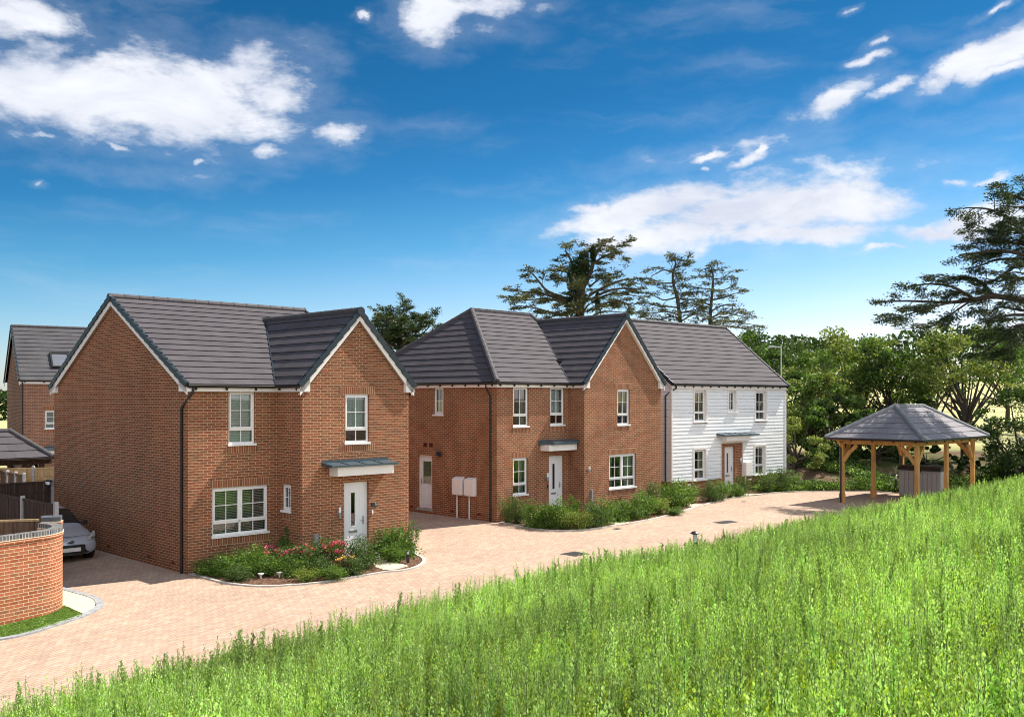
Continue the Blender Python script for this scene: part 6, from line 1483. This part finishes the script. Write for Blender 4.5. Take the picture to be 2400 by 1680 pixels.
def conifer(x, Y, ytop, label, limbs, pads, mt='lf_con', grp='old conifers behind the houses', name='cedar_tree', trunk=None, ls=(.26, .06), n=90, droop=.25, ivy=None, zb=None, spread=1.0, tw=.5):
    """limbs: polylines in photo pixels (px, py, depth offset in m) with radii in m; sprays of needles grow along them"""
    s = FPX/Y; X0 = (x-CX)/s; zg = gz(X0, Y) if zb is None else zb; o = empty(name, (X0, Y, zg), 0, label, 'tree', grp)
    def W(p): dy = p[2] if len(p) > 2 else 0; ss = FPX/(Y+dy); return Vector(((p[0]-CX)/ss-X0, dy, ZC+(HY-p[1])/ss-zg))
    LB = []; SP = []
    for P, r0, r1, pad in limbs:
        q = [W(p) for p in P]; k = len(q); R = [r0+(r1-r0)*i/(k-1) for i in range(k)]
        # smooth
        Q = []; 
        for i in range(k-1):
            a, b, c, d = q[max(i-1, 0)], q[i], q[i+1], q[min(i+2, k-1)]
            for j in range(5): t = j/5; Q.append(0.5*((2*b)+(c-a)*t+(2*a-5*b+4*c-d)*t*t+(3*b-a-3*c+d)*t*t*t))
        Q.append(q[-1]); RR = [r0+(r1-r0)*i/(len(Q)-1) for i in range(len(Q))]; LB.append((Q, RR))
        if pad: SP.append((Q, pad))
    C = []; D = []; tw_l = []; up = Vector((0, 0, 1))
    def spray(a, b, m, flat):
        for j in range(m):
            t = random.random()**.85; p = a.lerp(b, t); wd = .05+.17*(1-t*.6); g1_, g2_, g3_ = random.gauss(0, wd), random.gauss(0, wd), random.gauss(0, flat); q = p+Vector((g1_, g2_, g3_-droop*.35*random.random()**2)); C.append(tuple(q)); D.append(tuple((b-a).normalized()*.6+Vector((g1_, g2_, 0))*4+Vector((0, 0, random.uniform(-.3, .45)-droop*.8*random.random()))))
    for Q, pad in SP:
        Ltot = sum((Q[i+1]-Q[i]).length for i in range(len(Q)-1)); nt_ = max(3, int(Ltot/(.42 if pad < 3 else .34)))
        for k in range(nt_):
            f = (k+random.random()*.6)/nt_
            if f < .14 and pad < 3: continue
            f = min(f, .98); i = min(len(Q)-2, int(f*(len(Q)-1))); b = Q[i].lerp(Q[i+1], f*(len(Q)-1)-i); dr = (Q[i+1]-Q[i]).normalized()
            side = Vector((random.gauss(0, 1), random.gauss(0, 1), random.gauss(0, .38))); side -= dr*side.dot(dr)*.9; side.normalize()
            ln = tw*random.uniform(1.0, 2.4)*(.55+.55*sin(pi*min(1, f*.8+.15)))*spread
            tdir = (side+dr*random.uniform(.3, 1.1)+up*random.uniform(-.08, .22)).normalized(); e = b+tdir*ln-up*(droop*ln*.35); mid = b.lerp(e, .5)+up*ln*.08; tw_l.append(([b, mid, e], [.020, .012, .004]))
            spray(mid, e, int(n*ln*.55), .035); 
            for q_ in range(3):
                t = random.uniform(.25, .95); p0 = b.lerp(mid, t*2) if t < .5 else mid.lerp(e, t*2-1); s2 = Vector((random.gauss(0, 1), random.gauss(0, 1), random.gauss(0, .25))).normalized(); e2 = p0+(s2*.8+tdir*.7).normalized()*ln*random.uniform(.25, .5)-up*droop*.12; tw_l.append(([p0, p0.lerp(e2, .5), e2], [.010, .007, .003])); spray(p0, e2, int(n*ln*.32), .035)
    C = np.array(C); D = np.array(D); N = len(C)
    tube_tree(LB+tw_l, M['bark'], o)
    me = leaf_mesh('crown', C, D, NR.uniform(.6, 1.3, N)*ls[0], NR.uniform(.7, 1.3, N)*ls[1], np.clip(NR.beta(1.8, 2.6, N)+np.array([noise.noise(Vector(c)*.8)*.35 for c in C]), 0, 1), [M[mt]]); mkobj('crown', me, o)
    if ivy:
        IC = []
        for (px_, py_, rx, rz, m) in ivy:
            c = W((px_, py_, 0)); a, b = rx/s, rz/s; d = rdir(m)*(NR.random((m, 1))**.35)*np.array([a, a, b]); IC.append(d+np.array(tuple(c)))
        IC = np.vstack(IC); N = len(IC); me = leaf_mesh('ivy', IC, rdir(N), NR.uniform(.7, 1.3, N)*.17, NR.uniform(.7, 1, N)*.13, NR.beta(1.2, 3, N), [M['lf_dark']]); mkobj('ivy', me, o)
    return o
k1 = lambda pts: [((1150+p[0]/3.28), (520+p[1]/3.28))+tuple(p[2:]) for p in pts]
conifer(1365, 72, 555, 'tall wide ivy clad conifer behind the hipped roof of the middle house', [
    (k1([(680, 1100), (690, 700), (700, 520), (730, 420)]), .34, .2, 0), (k1([(700, 520), (770, 380), (800, 270), (850, 190), (950, 110, 1)]), .2, .03, 3), (k1([(780, 330), (880, 260), (980, 235, 1)]), .10, .02, 3), (k1([(690, 480), (640, 350), (600, 260), (570, 220)]), .15, .03, 3),
    (k1([(820, 230), (780, 190, 1), (750, 180, 1)]), .06, .02, 3), (k1([(870, 180), (930, 200, -1), (970, 240, -1)]), .05, .02, 3), (k1([(700, 450), (560, 380, 1), (480, 390, 2)]), .09, .02, 3),
    (k1([(620, 600), (450, 540), (380, 470), (320, 400), (245, 370)]), .12, .02, 2), (k1([(600, 620), (430, 560, -1), (280, 540, -1), (130, 530, -1)]), .12, .02, 2), (k1([(600, 640), (450, 590, 1.5), (300, 600, 2), (120, 600, 2)]), .10, .02, 2), (k1([(590, 720), (480, 700, -1), (330, 660, -2), (160, 640, -2)]), .10, .02, 2), (k1([(600, 730), (520, 710), (430, 740), (300, 740)]), .08, .02, 2),
    (k1([(760, 560), (880, 500), (1000, 450), (1130, 440)]), .12, .02, 2), (k1([(770, 600), (900, 530, -1), (1040, 510, -1), (1160, 520, -1)]), .12, .02, 2), (k1([(780, 620), (900, 560, 1), (1050, 560, 1.5), (1165, 580, 2)]), .10, .02, 2), (k1([(780, 680), (900, 620, -1), (1000, 610, -2), (1120, 660, -2)]), .09, .02, 2), (k1([(790, 720), (860, 690), (950, 690), (1060, 700)]), .08, .02, 2), (k1([(760, 500), (840, 440, 1), (920, 430, 2)]), .08, .02, 3), (k1([(650, 520), (560, 440, -1), (500, 420, -1)]), .08, .02, 3), (k1([(690, 620), (680, 560, -2), (740, 540, -2.5)]), .1, .03, 4), (k1([(690, 720), (640, 660, -2), (600, 640, -2.5)]), .1, .03, 4), (k1([(700, 720), (740, 650, -2), (780, 620, -2.5)]), .1, .03, 4)],
    None, 'lf_con2', n=84, ivy=[(1350, 650, 22, 50, 1900), (1368, 622, 15, 35, 1000), (1390, 598, 7, 26, 500), (1345, 705, 20, 40, 1200), (1400, 705, 6, 26, 350)], tw=.62, ls=(.22, .06))
conifer(1590, 70, 597, 'thin open topped spruce left of its twin behind the white house roof', [
    (k1([(1480, 1000), (1440, 620), (1410, 500), (1400, 400), (1420, 330), (1415, 255)]), .15, .03, 3), (k1([(1400, 390), (1330, 370), (1270, 400), (1230, 415)]), .06, .015, 2), (k1([(1400, 470), (1320, 470, -1), (1240, 440, -1), (1185, 430, -1)]), .06, .015, 2), (k1([(1420, 350), (1470, 335), (1525, 330)]), .05, .015, 3), (k1([(1440, 540), (1360, 520, 1), (1270, 500, 1)]), .06, .015, 2), (k1([(1430, 580), (1330, 600), (1240, 560), (1220, 575)]), .06, .015, 2),
    (k1([(1450, 660), (1350, 650, -1), (1260, 640, -1), (1185, 620, -1)]), .06, .015, 2), (k1([(1460, 720), (1350, 690, 1), (1260, 700, 1.5), (1190, 700, 1.5)]), .06, .015, 2), (k1([(1440, 640), (1520, 600), (1600, 590)]), .06, .02, 3), (k1([(1450, 700), (1560, 680, -1), (1640, 640, -1)]), .06, .02, 3), (k1([(1460, 740), (1380, 730), (1290, 750), (1150, 730)]), .06, .02, 2), (k1([(1450, 600), (1500, 540, 1), (1560, 560, 1)]), .06, .02, 3), (k1([(1425, 440), (1460, 440, 1), (1480, 480, 1)]), .04, .015, 3), (k1([(1470, 760), (1540, 720, -1), (1620, 700, -1.5)]), .06, .02, 3)], None, 'lf_con2', n=56, tw=.56, ls=(.20, .055))
conifer(1670, 71, 620, 'spruce with layered bare tipped branches right of its twin behind the white house roof', [
    (k1([(1680, 1000), (1690, 700), (1705, 520), (1710, 420), (1690, 330)]), .15, .03, 3), (k1([(1700, 420), (1640, 420), (1595, 400)]), .05, .015, 2), (k1([(1710, 440), (1780, 430), (1850, 380)]), .05, .015, 2), (k1([(1705, 520), (1620, 510, -1), (1520, 500, -1)]), .06, .015, 2), (k1([(1710, 530), (1800, 520, 1), (1870, 490, 1)]), .06, .015, 2), (k1([(1700, 600), (1800, 580), (1880, 550), (1950, 555)]), .07, .015, 2), (k1([(1690, 690), (1790, 640, -1), (1890, 650, -1)]), .07, .015, 2), (k1([(1690, 640), (1600, 600, 1), (1530, 540, 1)]), .06, .015, 2),
    (k1([(1690, 740), (1790, 700), (1900, 720), (1990, 740)]), .07, .015, 2), (k1([(1690, 780), (1800, 760, 1), (1950, 780, 1), (2080, 800, 1)]), .07, .015, 2), (k1([(1690, 700), (1600, 680, -1), (1540, 700, -1)]), .06, .015, 3), (k1([(1690, 760), (1760, 730, -2), (1830, 740, -2)]), .06, .02, 3), (k1([(1700, 380), (1740, 370, 1), (1780, 360, 1)]), .04, .015, 3), (k1([(1695, 810), (1800, 800, -1), (1940, 820, -1), (2020, 840, -1)]), .06, .015, 2)], None, 'lf_con2', n=56, tw=.56, ls=(.20, .055))
k2 = lambda pts: [((1800+p[0]/2.77), (420+p[1]/2.77))+tuple(p[2:]) for p in pts]
conifer(2475, 43, 440, 'big dark cedar reaching in from the right edge over the timber shelter', [
    (k2([(1850, 2100), (1880, 1300), (1870, 800), (1800, 300), (1760, 30)]), .55, .16, 0), (k2([(1870, 800), (1700, 790), (1480, 760), (1340, 780), (1180, 800), (900, 790), (680, 800)]), .17, .02, 2), (k2([(1460, 750), (1350, 650, 1), (1220, 640, 1), (1130, 620, 1)]), .09, .02, 3), (k2([(1340, 780), (1200, 700, -1), (1050, 680, -1), (880, 700, -1)]), .08, .02, 3), (k2([(1300, 800), (1150, 900, 1), (1040, 960, 1), (820, 970, 1)]), .05, .015, 2), (k2([(1250, 790), (1060, 830, -1.5), (900, 880, -1.5), (780, 900, -1.5)]), .05, .015, 2),
    (k2([(1850, 500), (1650, 540), (1500, 640), (1400, 690, .5)]), .12, .03, 2), (k2([(1840, 560), (1620, 480, -1), (1450, 470, -1), (1240, 490, -1)]), .11, .02, 3), (k2([(1700, 520), (1500, 520, 1), (1380, 560, 1), (1290, 580, 1)]), .07, .02, 3), (k2([(1830, 400), (1650, 420), (1480, 400), (1330, 420)]), .10, .02, 3), (k2([(1800, 300), (1620, 280, -1), (1450, 200, -1), (1290, 185, -1)]), .10, .02, 3), (k2([(1780, 250), (1560, 330, 1), (1400, 330, 1), (1330, 340, 1)]), .08, .02, 3), (k2([(1790, 200), (1650, 130), (1530, 90), (1510, 60)]), .08, .02, 3), (k2([(1780, 150), (1640, 180, -1), (1500, 170, -1)]), .07, .02, 3),
    (k2([(1860, 700), (1620, 640, 1.5), (1500, 660, 1.5), (1390, 640, 1.5)]), .08, .02, 2), (k2([(1860, 930), (1640, 880, -1), (1480, 900, -1), (1390, 930, -1)]), .09, .02, 3), (k2([(1860, 860), (1650, 850, 1), (1500, 830, 1), (1450, 870, 1)]), .07, .02, 3), (k2([(1870, 1000), (1640, 980), (1500, 1050), (1420, 1110), (1340, 1150)]), .10, .02, 2), (k2([(1860, 1040), (1660, 1060, -1), (1560, 1110, -1)]), .08, .02, 3), (k2([(1860, 960), (1700, 940, -2), (1560, 960, -2)]), .07, .02, 3), (k2([(1800, 330), (1700, 380, -1.5), (1550, 300, -1.5)]), .07, .02, 3), (k2([(1800, 100), (1700, 50), (1650, 80)]), .07, .02, 3), (k2([(1820, 450), (1700, 600, -2), (1600, 600, -2)]), .07, .02, 3), (k2([(1870, 800), (2050, 780, 1), (2250, 820, 1)]), .12, .03, 3), (k2([(1840, 500), (2000, 450, -1), (2150, 480, -1)]), .1, .03, 3)], None, 'lf_con', n=150, tw=.5, ls=(.15, .045), droop=.45, grp=None)
k3 = lambda pts: [((840+p[0]/10.44), (700+p[1]/10.44))+tuple(p[2:]) for p in pts]
conifer(955, 76, 735, 'dark dense pine in the gap between the two brick houses', [
    (k3([(1000, 2600), (1000, 1500), (1020, 800), (1050, 420)]), .35, .05, 4), (k3([(1010, 800), (850, 600), (830, 430)]), .1, .03, 5), (k3([(1010, 700), (1150, 550), (1220, 420)]), .1, .03, 5), (k3([(1000, 900), (750, 700, -1), (620, 500, -1)]), .1, .03, 5), (k3([(1000, 1000), (700, 850, 1), (520, 580, 1)]), .1, .03, 5), (k3([(1000, 1000), (1250, 800, -1), (1370, 620, -1)]), .1, .03, 5), (k3([(1000, 1100), (1350, 900), (1560, 680)]), .1, .03, 5), (k3([(1010, 1200), (1500, 900, 1), (1750, 680, 1)]), .1, .03, 5), (k3([(1010, 1250), (1600, 1000, -1), (1950, 700, -1)]), .1, .03, 5), (k3([(1000, 1100), (600, 900), (440, 640)]), .1, .03, 5), (k3([(1000, 1200), (700, 1100, -2), (600, 900, -2)]), .1, .03, 5), (k3([(1000, 900), (900, 800, -2), (950, 650, -2)]), .1, .03, 5), (k3([(1000, 1200), (1200, 1000, -2), (1250, 850, -2)]), .1, .03, 5), (k3([(1000, 1400), (800, 1250, -1), (700, 1150, -2)]), .1, .03, 5)], None, 'lf_con', n=120, tw=.8, ls=(.2, .06), droop=-.2, name='pine_tree')
# far lamp post and field fence
def lamppost():
    Y = 56; s = FPX/Y; X = (1831-CX)/s; z = gz(X, Y); o = empty('street_lamp', (X, Y, z), 0, 'pale grey lamp post rising above the trees right of the white house', 'street lamp'); H = ZC+(HY-813)/s-z
    m = MB(); m.tube([(0, 0, -.3), (0, 0, H*.4), (0, 0, H)], [.06, .045, .032], 10); m.build('post', M['galv'], o); m = MB(); m.tube([(0, 0, H-.03), (-.5, 0, H+.02)], .03, 8); m.box(-.7, -.42, -.09, .09, H-.02, H+.07); m.build('lamp_head', M['galv'], o)
lamppost()
def railfence():
    Y = 92; o = empty('field_fence', (0, 0, 0), 0, 'low post and rail fence crossing the pale field behind the shelter', 'fence'); xs = [36+i*2.6 for i in range(10)]
    for i, X in enumerate(xs):
        m = MB(); z = gz(X, Y); m.box(X-.06, X+.06, Y-.06, Y+.06, z-.3, z+1.3); m.build('post', M['fence_mid'], o)
        if i < 9:
            m = MB()
            for h in (.5, .85, 1.2): m.tube([(X, Y, z+h), (xs[i+1], Y, gz(xs[i+1], Y)+h)], .035, 5)
            m.build('rail', M['fence_mid'], o)
railfence()

# wood on the skyline
def skyline():
    C = []
    for X in np.arange(-120, 150, 1.6):
        Y = 168+6*sin(X*.13); h = 7+3.5*noise.noise(Vector((X*.06, 0, 5)))+1.5*noise.noise(Vector((X*.3, 0, 5))); z0 = gz(X, Y)
        if X < 20: h *= .75
        m = 190; d = NR.random((m, 3)); C.append(np.column_stack([X+d[:, 0]*3-1.5, Y+d[:, 1]*5-2.5, z0+d[:, 2]**.8*h]))
    C = np.vstack(C); N = len(C); o = mkobj('far_wood', leaf_mesh('far_wood', C, rdir(N), NR.uniform(.5, 1.1, N), NR.uniform(.4, .7, N), NR.beta(1.5, 3, N), [M['lf_dark']])); tag(o, 'dark far wood along the skyline beyond the pale field', None, None, 'stuff')
skyline()
